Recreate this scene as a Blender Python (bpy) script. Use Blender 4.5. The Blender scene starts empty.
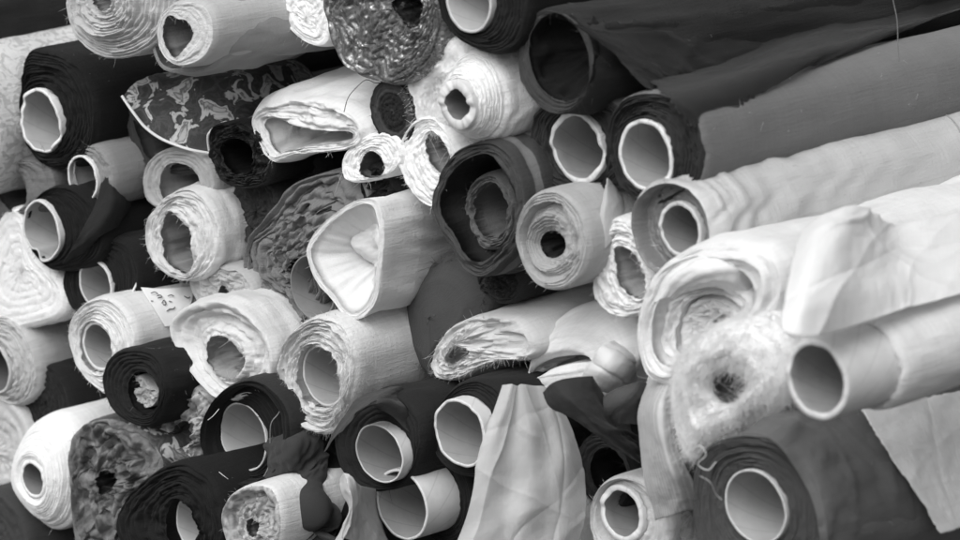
import bpy, math, random
import numpy as np
random.seed(4)
RNG = np.random.RandomState(7)
S = bpy.context.scene
COL = S.collection
# ------------------------------------------------------------------ view of the pile
PHI = math.radians(15.0)      # camera looks down on the stack
TH = math.radians(46.0)       # rolls run away to the right
DIST, FPX = 4.0, 4000.0       # metres to the pile, focal length in pixels of a 960 wide frame
R_ = np.array([1.0, 0, 0]); F_ = np.array([0, math.cos(PHI), -math.sin(PHI)]); U_ = np.array([0, math.sin(PHI), math.cos(PHI)])
C0 = np.array([0, 0, 0.42])
CAM = C0 - F_ * DIST
AX = np.array([math.sin(TH), math.cos(TH), 0.0])   # roll axis, into the pile
N_ = -AX
E1 = np.array([math.cos(TH), -math.sin(TH), 0.0]); E2 = np.array([0, 0, 1.0])
K = 0.4

def O(px, dz): return -K * (px - 480) * 0.001 + dz
def on(px, py, out):
    v = F_ + R_ * ((px - 480) / FPX) - U_ * ((py - 270) / FPX)
    t = (N_ @ (C0 - CAM) + out) / (N_ @ v)
    return CAM + v * t

# ------------------------------------------------------------------ noise
def _h(ix, iy, iz):
    n = (ix.astype(np.int64) * 374761393 + iy.astype(np.int64) * 668265263 + iz.astype(np.int64) * 1274126177) & 0xFFFFFFFF
    n = ((n ^ (n >> 13)) * 1274126177) & 0xFFFFFFFF
    n = ((n ^ (n >> 16)) * 2246822519) & 0xFFFFFFFF
    return ((n ^ (n >> 15)) & 0xFFFFFF) / float(0xFFFFFF) * 2 - 1
def noise(x, y, z):
    x, y, z = np.broadcast_arrays(np.asarray(x, float), np.asarray(y, float), np.asarray(z, float))
    fx, fy, fz = np.floor(x), np.floor(y), np.floor(z)
    ux, uy, uz = x - fx, y - fy, z - fz
    ix, iy, iz = fx.astype(int), fy.astype(int), fz.astype(int)
    ux, uy, uz = [u * u * u * (u * (u * 6 - 15) + 10) for u in (ux, uy, uz)]
    r = 0
    for dx in (0, 1):
        wx = ux if dx else 1 - ux
        for dy in (0, 1):
            wy = uy if dy else 1 - uy
            for dz in (0, 1):
                wz = uz if dz else 1 - uz
                r = r + wx * wy * wz * _h(ix + dx, iy + dy, iz + dz)
    return r
def fbm(x, y, z, o=3):
    r, a = 0, 1.0
    for i in range(o):
        r = r + a * noise(x * 2 ** i + 17 * i, y * 2 ** i + 5 * i, z * 2 ** i - 9 * i); a *= .5
    return r

# ------------------------------------------------------------------ materials
def lin(v):
    v = v / 255.0
    return v / 12.92 if v <= .04045 else ((v + .055) / 1.055) ** 2.4
GAIN = 1.0
MATS = {}
def nd(nt, t, **kw):
    n = nt.nodes.new(t)
    for k, v in kw.items():
        if k in n.inputs: n.inputs[k].default_value = v
        else: setattr(n, k, v)
    return n
def grey(v): return (v, v, v, 1)
def fabric(v, kind='plain', rough=.9, sheen=.25, weave=1.0, mottle=.32, alpha=1.0, transl=0.0):
    key = (v, kind, rough, sheen, weave, mottle, alpha, transl)
    if key in MATS: return MATS[key]
    m = bpy.data.materials.new('fabric_' + kind); m.use_nodes = True; MATS[key] = m
    nt = m.node_tree; nt.nodes.clear(); L = nt.links.new
    out = nd(nt, 'ShaderNodeOutputMaterial'); b = nd(nt, 'ShaderNodeBsdfPrincipled')
    base = min(.86, lin(v) * GAIN)
    b.inputs['Roughness'].default_value = rough
    b.inputs['Specular IOR Level'].default_value = .5 if rough < .4 else .25 if rough < .8 else .12
    b.inputs['Sheen Weight'].default_value = sheen * min(.8, base * 3 + .06); b.inputs['Sheen Roughness'].default_value = .5
    uv = nd(nt, 'ShaderNodeUVMap'); uv.uv_map = 'UVMap'
    tc = nd(nt, 'ShaderNodeTexCoord')
    # broad mottling plus streaks that follow the threads
    n1 = nd(nt, 'ShaderNodeTexNoise', Scale=14.0, Detail=5.0, Roughness=.6); L(tc.outputs['Object'], n1.inputs['Vector'])
    mp = nd(nt, 'ShaderNodeMapping'); mp.inputs['Scale'].default_value = (260, 22, 1); L(uv.outputs[0], mp.inputs[0])
    n2 = nd(nt, 'ShaderNodeTexNoise', Scale=1.0, Detail=3.0); L(mp.outputs[0], n2.inputs['Vector'])
    mp2 = nd(nt, 'ShaderNodeMapping'); mp2.inputs['Scale'].default_value = (30, 420, 1); L(uv.outputs[0], mp2.inputs[0])
    n3 = nd(nt, 'ShaderNodeTexNoise', Scale=1.0, Detail=2.0); L(mp2.outputs[0], n3.inputs['Vector'])
    def mix(a, bb, f):
        x = nd(nt, 'ShaderNodeMath', operation='MULTIPLY_ADD'); L(a, x.inputs[0]); x.inputs[1].default_value = f; 
        if isinstance(bb, float): x.inputs[2].default_value = bb
        else: L(bb, x.inputs[2])
        return x.outputs[0]
    s = mix(n1.outputs['Fac'], 1.0 - mottle * .95, mottle * .9)
    s = mix(n2.outputs['Fac'], s, mottle * .5)
    s = mix(n3.outputs['Fac'], s, mottle * .5)
    col = nd(nt, 'ShaderNodeMath', operation='MULTIPLY'); L(s, col.inputs[0]); col.inputs[1].default_value = base
    colout = col.outputs[0]
    if kind in ('brocade', 'damask', 'tweed', 'lace', 'stripe', 'sequin', 'ribs', 'marl'):
        if kind == 'brocade':
            w = nd(nt, 'ShaderNodeTexNoise', Scale=42.0, Detail=3.0, Roughness=.5, Distortion=.9); L(tc.outputs['Object'], w.inputs['Vector'])
            r = nd(nt, 'ShaderNodeValToRGB'); L(w.outputs['Fac'], r.inputs[0])
            e = r.color_ramp.elements; e[0].position = .40; e[0].color = grey(.05); e[1].position = .45; e[1].color = grey(.09)
            for p, c in ((.50, .05), (.535, .08), (.55, .5), (.60, .62), (.63, .14), (.68, .5)):
                q = e.new(p); q.color = grey(c)
            f = (1, 1)
        elif kind == 'damask':
            w = nd(nt, 'ShaderNodeTexNoise', Scale=60.0, Detail=1.5, Distortion=2.2); L(tc.outputs['Object'], w.inputs['Vector'])
            r = nd(nt, 'ShaderNodeValToRGB'); L(w.outputs['Fac'], r.inputs[0])
            e = r.color_ramp.elements; e[0].position = .44; e[0].color = grey(.80); e[1].position = .52; e[1].color = grey(1.12)
            f = None
        elif kind == 'tweed':
            w = nd(nt, 'ShaderNodeTexNoise', Scale=420.0, Detail=2.0); L(tc.outputs['Object'], w.inputs['Vector'])
            r = nd(nt, 'ShaderNodeValToRGB'); L(w.outputs['Fac'], r.inputs[0])
            e = r.color_ramp.elements; e[0].position = .42; e[0].color = grey(.45); e[1].position = .6; e[1].color = grey(1.5)
            f = None
        elif kind == 'marl':
            w = nd(nt, 'ShaderNodeTexNoise', Scale=38.0, Detail=4.0, Distortion=1.0); L(tc.outputs['Object'], w.inputs['Vector'])
            r = nd(nt, 'ShaderNodeValToRGB'); L(w.outputs['Fac'], r.inputs[0])
            e = r.color_ramp.elements; e[0].position = .38; e[0].color = grey(.35); e[1].position = .62; e[1].color = grey(1.6)
            f = None
        elif kind == 'lace':
            w = nd(nt, 'ShaderNodeTexVoronoi', Scale=85.0); w.feature = 'DISTANCE_TO_EDGE'; L(tc.outputs['Object'], w.inputs['Vector'])
            r = nd(nt, 'ShaderNodeValToRGB'); L(w.outputs['Distance'], r.inputs[0])
            e = r.color_ramp.elements; e[0].position = .05; e[0].color = grey(1.25); e[1].position = .3; e[1].color = grey(.55)
            f = None
        elif kind == 'stripe':
            sx = nd(nt, 'ShaderNodeSeparateXYZ'); L(uv.outputs[0], sx.inputs[0])
            w = nd(nt, 'ShaderNodeMath', operation='MULTIPLY'); L(sx.outputs[0], w.inputs[0]); w.inputs[1].default_value = 230.0
            w2 = nd(nt, 'ShaderNodeMath', operation='SINE'); L(w.outputs[0], w2.inputs[0])
            r = nd(nt, 'ShaderNodeValToRGB'); L(w2.outputs[0], r.inputs[0])
            e = r.color_ramp.elements; e[0].position = .25; e[0].color = grey(.55); e[1].position = .55; e[1].color = grey(1.6)
            f = None
        elif kind == 'ribs':
            sx = nd(nt, 'ShaderNodeSeparateXYZ'); L(uv.outputs[0], sx.inputs[0])
            w = nd(nt, 'ShaderNodeMath', operation='MULTIPLY'); L(sx.outputs[1], w.inputs[0]); w.inputs[1].default_value = 900.0
            w2 = nd(nt, 'ShaderNodeMath', operation='SINE'); L(w.outputs[0], w2.inputs[0])
            r = nd(nt, 'ShaderNodeValToRGB'); L(w2.outputs[0], r.inputs[0])
            e = r.color_ramp.elements; e[0].position = .1; e[0].color = grey(.85); e[1].position = .7; e[1].color = grey(1.05)
            f = None
        elif kind == 'sequin':
            w = nd(nt, 'ShaderNodeTexVoronoi', Scale=330.0); L(tc.outputs['Object'], w.inputs['Vector'])
            r = nd(nt, 'ShaderNodeValToRGB'); L(w.outputs['Color'], r.inputs[0])
            e = r.color_ramp.elements; e[0].position = .3; e[0].color = grey(.6); e[1].position = .85; e[1].color = grey(1.4)
            q = e.new(.9); q.color = grey(3.4)
            f = None
        bw = nd(nt, 'ShaderNodeRGBToBW'); L(r.outputs[0], bw.inputs[0])
        if f is None:
            mm = nd(nt, 'ShaderNodeMath', operation='MULTIPLY'); L(colout, mm.inputs[0]); L(bw.outputs[0], mm.inputs[1])
            mm.use_clamp = True
            colout = mm.outputs[0]
        else:
            mm = nd(nt, 'ShaderNodeMath', operation='MULTIPLY'); L(s, mm.inputs[0]); L(bw.outputs[0], mm.inputs[1]); colout = mm.outputs[0]
    cmb = nd(nt, 'ShaderNodeCombineColor'); 
    for i in range(3): L(colout, cmb.inputs[i])
    L(cmb.outputs[0], b.inputs['Base Color'])
    # weave relief
    wv = nd(nt, 'ShaderNodeTexNoise', Scale=700.0, Detail=2.0); L(tc.outputs['Object'], wv.inputs['Vector'])
    ws = nd(nt, 'ShaderNodeMath', operation='ADD'); L(wv.outputs['Fac'], ws.inputs[0]); L(n3.outputs['Fac'], ws.inputs[1])
    ws2 = nd(nt, 'ShaderNodeMath', operation='ADD'); L(ws.outputs[0], ws2.inputs[0]); L(n2.outputs['Fac'], ws2.inputs[1]); ws = ws2
    bp = nd(nt, 'ShaderNodeBump', Strength=.42 * weave, Distance=.0015); L(ws.outputs[0], bp.inputs['Height'])
    L(bp.outputs[0], b.inputs['Normal'])
    if kind == 'sequin':
        nm = nd(nt, 'ShaderNodeBump', Strength=1.0, Distance=.003); L(w.outputs['Color'], nm.inputs['Height']); L(nm.outputs[0], b.inputs['Normal'])
        b.inputs['Metallic'].default_value = .5; b.inputs['Roughness'].default_value = .25
    sh = b.outputs[0]
    if transl > 0:
        tl = nd(nt, 'ShaderNodeBsdfTranslucent'); L(cmb.outputs[0], tl.inputs[0])
        mx = nd(nt, 'ShaderNodeMixShader', Fac=transl); mx.inputs[0].default_value = transl; L(sh, mx.inputs[1]); L(tl.outputs[0], mx.inputs[2]); sh = mx.outputs[0]
    if alpha < 1:
        tr = nd(nt, 'ShaderNodeBsdfTransparent'); mx = nd(nt, 'ShaderNodeMixShader')
        # denser where the sheer cloth is seen edge on
        lw = nd(nt, 'ShaderNodeLayerWeight', Blend=.35)
        fa = nd(nt, 'ShaderNodeMath', operation='MULTIPLY_ADD'); L(lw.outputs['Facing'], fa.inputs[0]); fa.inputs[1].default_value = (1 - alpha) * .9; fa.inputs[2].default_value = alpha
        fb = nd(nt, 'ShaderNodeMath', operation='MULTIPLY_ADD'); L(n1.outputs['Fac'], fb.inputs[0]); fb.inputs[1].default_value = .12; L(fa.outputs[0], fb.inputs[2])
        fc = nd(nt, 'ShaderNodeMath', operation='SUBTRACT'); L(fb.outputs[0], fc.inputs[0]); fc.inputs[1].default_value = .06; fc.use_clamp = True
        L(fc.outputs[0], mx.inputs[0]); L(tr.outputs[0], mx.inputs[1]); L(sh, mx.inputs[2]); sh = mx.outputs[0]
    L(sh, out.inputs[0])
    return m
def card(v):   # pressed cardboard of the tubes
    key = ('card', v)
    if key in MATS: return MATS[key]
    m = bpy.data.materials.new('cardboard'); m.use_nodes = True; MATS[key] = m
    nt = m.node_tree; L = nt.links.new; b = nt.nodes['Principled BSDF']
    b.inputs['Roughness'].default_value = .8; b.inputs['Specular IOR Level'].default_value = .2
    tc = nd(nt, 'ShaderNodeTexCoord'); n = nd(nt, 'ShaderNodeTexNoise', Scale=55.0, Detail=6.0, Roughness=.65); L(tc.outputs['Object'], n.inputs['Vector'])
    n2 = nd(nt, 'ShaderNodeTexNoise', Scale=12.0, Detail=3.0); L(tc.outputs['Object'], n2.inputs['Vector'])
    uv = nd(nt, 'ShaderNodeUVMap'); uv.uv_map = 'UVMap'
    mp = nd(nt, 'ShaderNodeMapping'); mp.inputs['Rotation'].default_value = (0, 0, .9); mp.inputs['Scale'].default_value = (16, 16, 1); L(uv.outputs[0], mp.inputs[0])
    w = nd(nt, 'ShaderNodeTexWave', Scale=1.0, Distortion=.3, Detail=1.0); L(mp.outputs[0], w.inputs['Vector'])
    wr = nd(nt, 'ShaderNodeMath', operation='GREATER_THAN'); L(w.outputs['Fac'], wr.inputs[0]); wr.inputs[1].default_value = .985
    r = nd(nt, 'ShaderNodeMath', operation='MULTIPLY_ADD'); L(n.outputs['Fac'], r.inputs[0]); r.inputs[1].default_value = .35; r.inputs[2].default_value = .65
    r2 = nd(nt, 'ShaderNodeMath', operation='MULTIPLY_ADD'); L(n2.outputs['Fac'], r2.inputs[0]); r2.inputs[1].default_value = .35; L(r.outputs[0], r2.inputs[2])
    r3 = nd(nt, 'ShaderNodeMath', operation='MULTIPLY_ADD'); L(wr.outputs[0], r3.inputs[0]); r3.inputs[1].default_value = -.12; L(r2.outputs[0], r3.inputs[2])
    c = nd(nt, 'ShaderNodeMath', operation='MULTIPLY'); L(r3.outputs[0], c.inputs[0]); c.inputs[1].default_value = min(.8, lin(v) * GAIN)
    cmb = nd(nt, 'ShaderNodeCombineColor')
    for i in range(3): L(c.outputs[0], cmb.inputs[i])
    L(cmb.outputs[0], b.inputs['Base Color'])
    bp = nd(nt, 'ShaderNodeBump', Strength=.2, Distance=.001); L(n.outputs['Fac'], bp.inputs['Height']); L(bp.outputs[0], b.inputs['Normal'])
    return m

# ------------------------------------------------------------------ meshes
def mesh_obj(name, verts, faces, uvs, mats, parent=None, loc=None, fmat=None, smooth=True):
    """verts Nx3, faces Fx4 int (a triangle repeats none: pass quads only), uvs per vertex Nx2"""
    verts = np.asarray(verts, float); faces = np.asarray(faces, np.int32)
    if loc is not None: verts = verts - loc
    me = bpy.data.meshes.new(name)
    nf = len(faces)
    me.vertices.add(len(verts)); me.vertices.foreach_set('co', verts.astype(np.float32).ravel())
    me.loops.add(nf * 4); me.loops.foreach_set('vertex_index', faces.ravel())
    me.polygons.add(nf); me.polygons.foreach_set('loop_start', np.arange(0, nf * 4, 4, dtype=np.int32)); me.polygons.foreach_set('loop_total', np.full(nf, 4, np.int32))
    for m in mats: me.materials.append(m)
    if fmat is not None: me.polygons.foreach_set('material_index', np.asarray(fmat, np.int32))
    me.polygons.foreach_set('use_smooth', np.full(nf, smooth, bool))
    uvl = me.uv_layers.new(name='UVMap'); uvl.data.foreach_set('uv', np.asarray(uvs, np.float32)[faces.ravel()].ravel())
    me.update(calc_edges=True); me.validate()
    o = bpy.data.objects.new(name, me); COL.objects.link(o)
    if parent is not None: o.parent = parent
    elif loc is not None: o.location = loc
    return o
def grid_faces(nr, nc, closed, base=0):
    i = np.arange(nr - 1)[:, None]; j = np.arange(nc if closed else nc - 1)[None, :]
    a = i * nc + j; b = i * nc + (j + 1) % nc
    return (np.stack([a, b, b + nc, a + nc], -1) + base).reshape(-1, 4)
def crom(P, n, closed):
    P = np.asarray(P, float); k = len(P)
    if closed: seg = k; Q = np.vstack([P[-1:], P, P[:2]])
    else: seg = k - 1; Q = np.vstack([2 * P[:1] - P[1:2], P, 2 * P[-1:] - P[-2:-1]])
    t = np.linspace(0, seg, n, endpoint=not closed); i = np.minimum(t.astype(int), seg - 1); f = (t - i)[:, None]
    a, b, c, d = Q[i], Q[i + 1], Q[i + 2], Q[i + 3]
    return .5 * (2 * b + (c - a) * f + (2 * a - 5 * b + 4 * c - d) * f * f + (3 * b - a - 3 * c + d) * f ** 3)
def resample(P, n, cen):
    """closed curve by arc length, counter-clockwise, beginning at the rightmost direction from cen"""
    D = crom(P, 1200, True)
    if np.sum(D[:, 0] * np.roll(D[:, 1], -1) - np.roll(D[:, 0], -1) * D[:, 1]) < 0: D = D[::-1]
    ang = np.arctan2(D[:, 1] - cen[1], D[:, 0] - cen[0]); D = np.roll(D, -int(np.argmin(np.abs(ang))), axis=0)
    E = np.vstack([D, D[:1]]); l = np.concatenate([[0], np.cumsum(np.linalg.norm(np.diff(E, axis=0), axis=1))])
    t = np.linspace(0, l[-1], n, endpoint=False)
    return np.stack([np.interp(t, l, E[:, 0]), np.interp(t, l, E[:, 1])], -1)
def plane_curve(spec, out, n, cen=None):
    """spec: ('c', cx, cy, ry[, stretch]) or image polygon -> (n,2) curve in face plane coordinates (E1,E2) about C0"""
    if spec[0] == 'c':
        cx, cy, ry = spec[1:4]; st = spec[4] if len(spec) > 4 else 1.0
        p = on(cx, cy, out) - C0; r = ry * ((on(cx, cy, out) - CAM) @ F_) / FPX / math.cos(PHI)
        a = np.linspace(0, 2 * math.pi, 48, endpoint=False)
        P = np.stack([p @ E1 + r * st * np.cos(a), p @ E2 + r * np.sin(a)], -1)
    else:
        P = np.array([[(on(x, y, out) - C0) @ E1, (on(x, y, out) - C0) @ E2] for x, y in spec])
    if cen is None: cen = P.mean(0)
    return resample(P, n, cen), cen
def lift(uv2, out):
    return C0 + uv2[..., :1] * E1 + uv2[..., 1:] * E2 + np.asarray(out)[..., None] * N_

ROLLS = {}
GROUP = 'rolls of fabric stacked in the pile'
def root_empty(name, label, cat, loc, group=None):
    o = bpy.data.objects.new(name, None); COL.objects.link(o); o.location = loc; o.empty_display_size = .02
    o['label'] = label; o['category'] = cat
    if group: o['group'] = group
    return o
def interp(pr, s): return np.interp(s, [p[0] for p in pr], [p[1] for p in pr])

def roll(rid, label, outline, v, hole=None, tube=None, dz=0.0, L=.9, layers=9, rag=.0015, groove=.0016, warp=.15, prof=((0, 0), (1, 0)),
         wr=.0009, wl=1.0, flare=((0, 1), (1, 1)), pitch=0.0, yaw=0.0, kind='plain', facev=None, facekind=None, fray=140, fraylen=.003, frayv=None,
         fuzz=0, hd=.12, lip=.003, tilt=(0, 0), sheen=.25, rough=.9, mottle=.34, alpha=1.0, transl=0.0, crumple=0.0, M=180, weave=1.0, holev=None, name='fabric_roll', bumpw=0.0, parent=None, ringw=0.0, funnel=None, group=GROUP, cat='fabric roll'):
    seed = sum(ord(c) * (i + 3) for i, c in enumerate(rid)) % 997
    cx = np.mean([p[0] for p in outline]) if outline[0] != 'c' else outline[1]
    out = O(cx, dz)
    inner_spec = hole if hole is not None else (tube['at'] if tube else None)
    cen = None
    if inner_spec is not None:
        inner, cen = plane_curve(inner_spec, out + prof[-1][1], M)
    outer, cen = plane_curve(outline, out, M, cen)
    if inner_spec is None: inner = cen + (outer - cen) * .03
    a = np.linspace(0, 2 * math.pi, M, endpoint=False)
    NR = int(max(26, min(96, layers * 6)))
    s = np.linspace(0, 1, NR)[:, None] * np.ones((1, M)); A = a[None, :] * np.ones((NR, 1))
    ca, sa = np.cos(A), np.sin(A)
    fade = np.minimum(1, np.minimum(s, 1 - s) * 6)
    sw = s + fade * warp / max(layers, 3) * fbm(ca * 1.6 + seed, sa * 1.6, s * layers * .45, 3) 
    if crumple: sw = sw + fade * crumple * fbm(ca * 3.1 + seed, sa * 3.1 + 4, s * 2.0, 4)
    sw = np.clip(sw, 0, 1)
    P2 = outer[None] * (1 - sw[..., None]) + inner[None] * sw[..., None]
    q = s * layers + A / (2 * math.pi); k = np.floor(q); fr = q - k
    T = k - A / (2 * math.pi)
    off = interp(prof, s) - groove * np.abs(2 * fr - 1) ** 3 + rag * (1.3 * noise(T * 2.7 + seed, .5, 0) + .9 * noise(T * 11 + seed, 3.5, 0) + .5 * noise(T * 37 + seed, 6.5, 0)) * np.minimum(1, s * 8 + .3)
    endf = np.minimum(1, (1 - s) * 4) if inner_spec is None else 1.0
    off = interp(prof, s) + (off - interp(prof, s)) * endf
    off = off + endf * rag * .5 * fbm(ca * 5 + seed, sa * 5, s * 9, 2)
    if crumple: off = off + crumple * .03 * fade * fbm(ca * 3 + seed, sa * 3, s * 3.0, 3)
    off = off + (tilt[0] * (P2[..., 0] - cen[0]) + tilt[1] * (P2[..., 1] - cen[1]))
    face = lift(P2, out + off)
    # the body behind the face
    d = AX + E1 * math.tan(math.radians(yaw)) + E2 * math.tan(math.radians(pitch)); d /= np.linalg.norm(d)
    NB = 80
    l = L * (np.linspace(0, 1, NB) ** 1.9)
    l = np.concatenate([[.0006, .0018], l[1:] + .003]); NB = len(l)
    tan = np.roll(outer, -1, 0) - np.roll(outer, 1, 0); nrm = np.stack([tan[:, 1], -tan[:, 0]], -1); nrm /= np.linalg.norm(nrm, axis=1)[:, None]
    Lg = l[:, None] * np.ones((1, M)); Ag = a[None] * np.ones((NB, 1))
    rmean = np.mean(np.linalg.norm(outer - cen, axis=1))
    ramp = np.minimum(1, Lg / .02)
    disp = wr * ramp * fbm(np.cos(Ag) * 1.5 + seed, np.sin(Ag) * 1.5, Lg * 10 * wl, 3) * 1.1
    disp = disp + wr * .3 * ramp * noise(np.cos(Ag + Lg * 9) * 3.0 + seed, np.sin(Ag + Lg * 9) * 3, Lg * 55 * wl)
    if bumpw: disp = disp + bumpw * ramp * fbm(np.cos(Ag + Lg * 4) * 2.2 + seed, np.sin(Ag + Lg * 4) * 2.2, Lg * 9, 2)
    cr = 1 - np.abs(noise(np.cos(Ag + Lg * 5) * 1.7 + seed, np.sin(Ag + Lg * 5) * 1.7, Lg * 16 + 40)); disp = disp + wr * .8 * ramp * np.maximum(0, cr - .7) / .3 * noise(np.cos(Ag) * .9, np.sin(Ag) * .9 + seed, Lg * 8)
    if ringw: disp = disp + ringw * ramp * (np.exp(-Lg / .12) + .25) * (noise(np.cos(Ag) * .8 + seed, np.sin(Ag) * .8, Lg * 75 + 3 * noise(np.cos(Ag) * 1.5, np.sin(Ag) * 1.5, seed)) + .6 * noise(np.cos(Ag) * 1.5 + seed, np.sin(Ag) * 1.5, Lg * 170))
    lipc = lip * (1 - np.exp(-Lg / .004)) - lip * .0
    fl = interp(flare, Lg)[..., None]
    off0 = off[0]
    C2 = cen + (outer - cen)[None] * fl + nrm[None] * (disp + lipc)[..., None]
    body = lift(C2, np.zeros((NB, M)) + out + off0[None] * np.exp(-Lg / .02)) + Lg[..., None] * d
    V = [face.reshape(-1, 3), body.reshape(-1, 3)]
    arc = (a / (2 * math.pi) * 2 * math.pi * rmean)
    UV = [np.stack([s.ravel() * rmean, (A * rmean).ravel()], -1), np.stack([-(Lg.ravel()), (Ag * rmean).ravel()], -1)]
    Fs = [grid_faces(NR, M, True)[:, ::-1]]; fm = [np.ones(len(Fs[0]), int)]
    nface = NR * M
    # join face rim (row 0) to body row 0
    j = np.arange(M); jn = (j + 1) % M
    Fs.append(np.stack([j, nface + j, nface + jn, jn], -1)[:, ::-1]); fm.append(np.zeros(M, int))
    Fs.append(grid_faces(NB, M, True, nface)); fm.append(np.zeros(len(Fs[-1]), int))
    nv = nface + NB * M
    # close the far end
    far = body[-1].mean(0); V.append(np.repeat(far[None], M, 0) + (body[-1] - far) * .02); UV.append(np.zeros((M, 2)))
    Fs.append(np.stack([nv - M + j, nv - M + jn, nv + jn, nv + j], -1)); fm.append(np.zeros(M, int)); nv += M
    # inside of the hole
    if tube: hd = .45
    if inner_spec is None: hd = .0015
    ND = 12; hl = np.linspace(0, 1, ND)
    icen = inner.mean(0); shrink = 1 + .05 * np.minimum(1, hl * 11) if tube else 1 - .75 * hl ** 2.5
    base_off = off[-1]
    I2 = icen + (inner - icen)[None] * shrink[:, None, None]
    I2 = I2 + (0 if tube else 1) * (.12 * rmean * fbm(np.cos(a)[None] * 2 + seed, np.sin(a)[None] * 2, hl[:, None] * 3, 3) * np.minimum(1, hl * 4)[:, None])[..., None] * (inner - icen)[None] / (np.linalg.norm(inner - icen, axis=1).mean())
    if funnel:
        fc = (on(funnel[0], funnel[1], out - hd) - C0); fc = np.array([fc @ E1, fc @ E2]); g = hl ** .8
        pl = 1 + .10 * np.minimum(1, hl * 3)[:, None] * noise(np.cos(a)[None] * 6 + seed, np.sin(a)[None] * 6, hl[:, None] * 1.2)
        I2 = (icen * (1 - g)[:, None] + fc * g[:, None])[:, None, :] + (inner - icen)[None] * (1 - .8 * g)[:, None, None] * pl[..., None]
    hole3 = lift(I2, out + base_off[None] * np.ones((ND, 1))) + (hl * hd)[:, None, None] * d
    V.append(hole3.reshape(-1, 3)); UV.append(np.stack([(hl[:, None] * hd * np.ones((1, M))).ravel(), (a[None] * .03 * np.ones((ND, 1))).ravel()], -1))
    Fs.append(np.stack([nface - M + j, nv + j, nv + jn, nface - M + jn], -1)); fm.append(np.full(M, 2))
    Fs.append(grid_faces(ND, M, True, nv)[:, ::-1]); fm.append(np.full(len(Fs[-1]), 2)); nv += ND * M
    hb = hole3[-1]; hc = hb.mean(0); V.append(hc + (hb - hc) * (.98 if tube else .02)); UV.append(np.zeros((M, 2)))
    Fs.append(np.stack([nv - M + j, nv + j, nv + jn, nv - M + jn], -1)); fm.append(np.full(M, 2))
    cen3 = lift(np.array([cen]), np.array([out]))[0]
    loc = cen3.copy(); loc[2] = (lift(outer, np.full(M, out)))[:, 2].min()
    if parent: ob = ROLLS[parent]['root']; loc = ROLLS[parent]['loc']
    else: ob = root_empty(name, label, cat, loc, group)
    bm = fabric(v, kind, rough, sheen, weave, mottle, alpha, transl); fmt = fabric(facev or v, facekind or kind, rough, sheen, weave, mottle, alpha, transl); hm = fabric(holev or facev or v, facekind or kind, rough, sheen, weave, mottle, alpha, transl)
    mesh_obj(label if parent else 'wound_fabric', np.vstack(V), np.vstack(Fs), np.vstack(UV), [bm, fmt, hm], ob, loc, np.concatenate(fm))
    r3 = rmean
    oc = outer.mean(0); r3 = np.mean(np.linalg.norm(outer - oc, axis=1)); cen3 = lift(np.array([oc]), np.array([out]))[0]
    ROLLS[rid] = dict(c=cen3, d=d, r=r3, out=out, root=ob, loc=loc, fl=flare, face=face, body=body, off=off)
    if tube: add_tube(ROLLS[rid], tube, out, d, prof[-1][1])
    if fray:
        rim = face[[0, NR // 5, NR // 2, NR - 1]].reshape(-1, 3) if fray > 0 else face[0]
        strands('frayed_threads', ob, loc, rim, cen3, abs(fray), fraylen, fabric(frayv or facev or v, 'plain', 1, .3, 1, .2), seed)
    if fuzz:
        rim = np.vstack([face.reshape(-1, 3), body[:14].reshape(-1, 3)])
        strands('fluff', ob, loc, rim, cen3, fuzz, fraylen, fabric(frayv or v, 'plain', 1, .3, 1, .2), seed + 1, rad=.00014, spread=1.6)
    return ob

def add_tube(R, tb, out, d, boff=0.0, M=96, nm='cardboard_tube'):
    """tb: at=spec, t=wall, stick=how far it pokes out, v=tone, jag=torn rim, vin=tone inside"""
    t = tb.get('t', .004); stick = tb.get('stick', .004); jag = tb.get('jag', .0006); Lt = tb.get('L', .5)
    out = out + boff; o2, cen = plane_curve(tb['at'], out, M)
    a = np.linspace(0, 2 * math.pi, M, endpoint=False)
    r = np.mean(np.linalg.norm(o2 - cen, axis=1))
    sd = int(abs(cen[0]) * 1000) % 97
    rag = jag * (noise(np.cos(a) * 3 + sd, np.sin(a) * 3, 1) + .3 * noise(np.cos(a) * 5 + sd, np.sin(a) * 5, 2))
    thick = t * (1 + tb.get('tvar', .14) * noise(np.cos(a) * 1.6 + sd, np.sin(a) * 1.6, 4))
    def ring(inset, l, rg=0): 
        P = cen + (o2 - cen) * (1 - inset / r)[:, None] if np.ndim(inset) else cen + (o2 - cen) * (1 - inset / r)
        return lift(P, out + stick + rg * rag) + l * d
    z = np.zeros(M)
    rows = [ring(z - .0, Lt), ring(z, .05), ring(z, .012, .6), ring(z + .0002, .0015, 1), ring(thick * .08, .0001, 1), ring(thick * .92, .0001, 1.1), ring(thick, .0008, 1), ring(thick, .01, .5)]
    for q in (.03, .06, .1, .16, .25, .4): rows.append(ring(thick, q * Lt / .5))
    V = np.array(rows); nr = len(rows)
    lv = np.array([Lt, .05, .012, .0015, 0, 0, .0015, .01] + [q * Lt / .5 for q in (.03, .06, .1, .16, .25, .4)])
    UV = np.stack([(lv[:, None] * np.ones((1, M))).ravel(), (a[None] * r * np.ones((nr, 1))).ravel()], -1)
    F = grid_faces(nr, M, True)[:, ::-1]
    # plug the far end deep inside
    cap = V[-1].mean(0) + (V[-1] - V[-1].mean(0)) * .02
    j = np.arange(M); jn = (j + 1) % M; nv = nr * M
    F = np.vstack([F[:, ::-1], np.stack([nv - M + j, nv - M + jn, nv + jn, nv + j], -1)])
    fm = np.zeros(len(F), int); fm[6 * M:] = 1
    return mesh_obj(nm, np.vstack([V.reshape(-1, 3), cap]), F, np.vstack([UV, np.zeros((M, 2))]), [card(tb.get('v', 205)), card(tb.get('vin', 150))], R['root'], R['loc'], fm)

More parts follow.
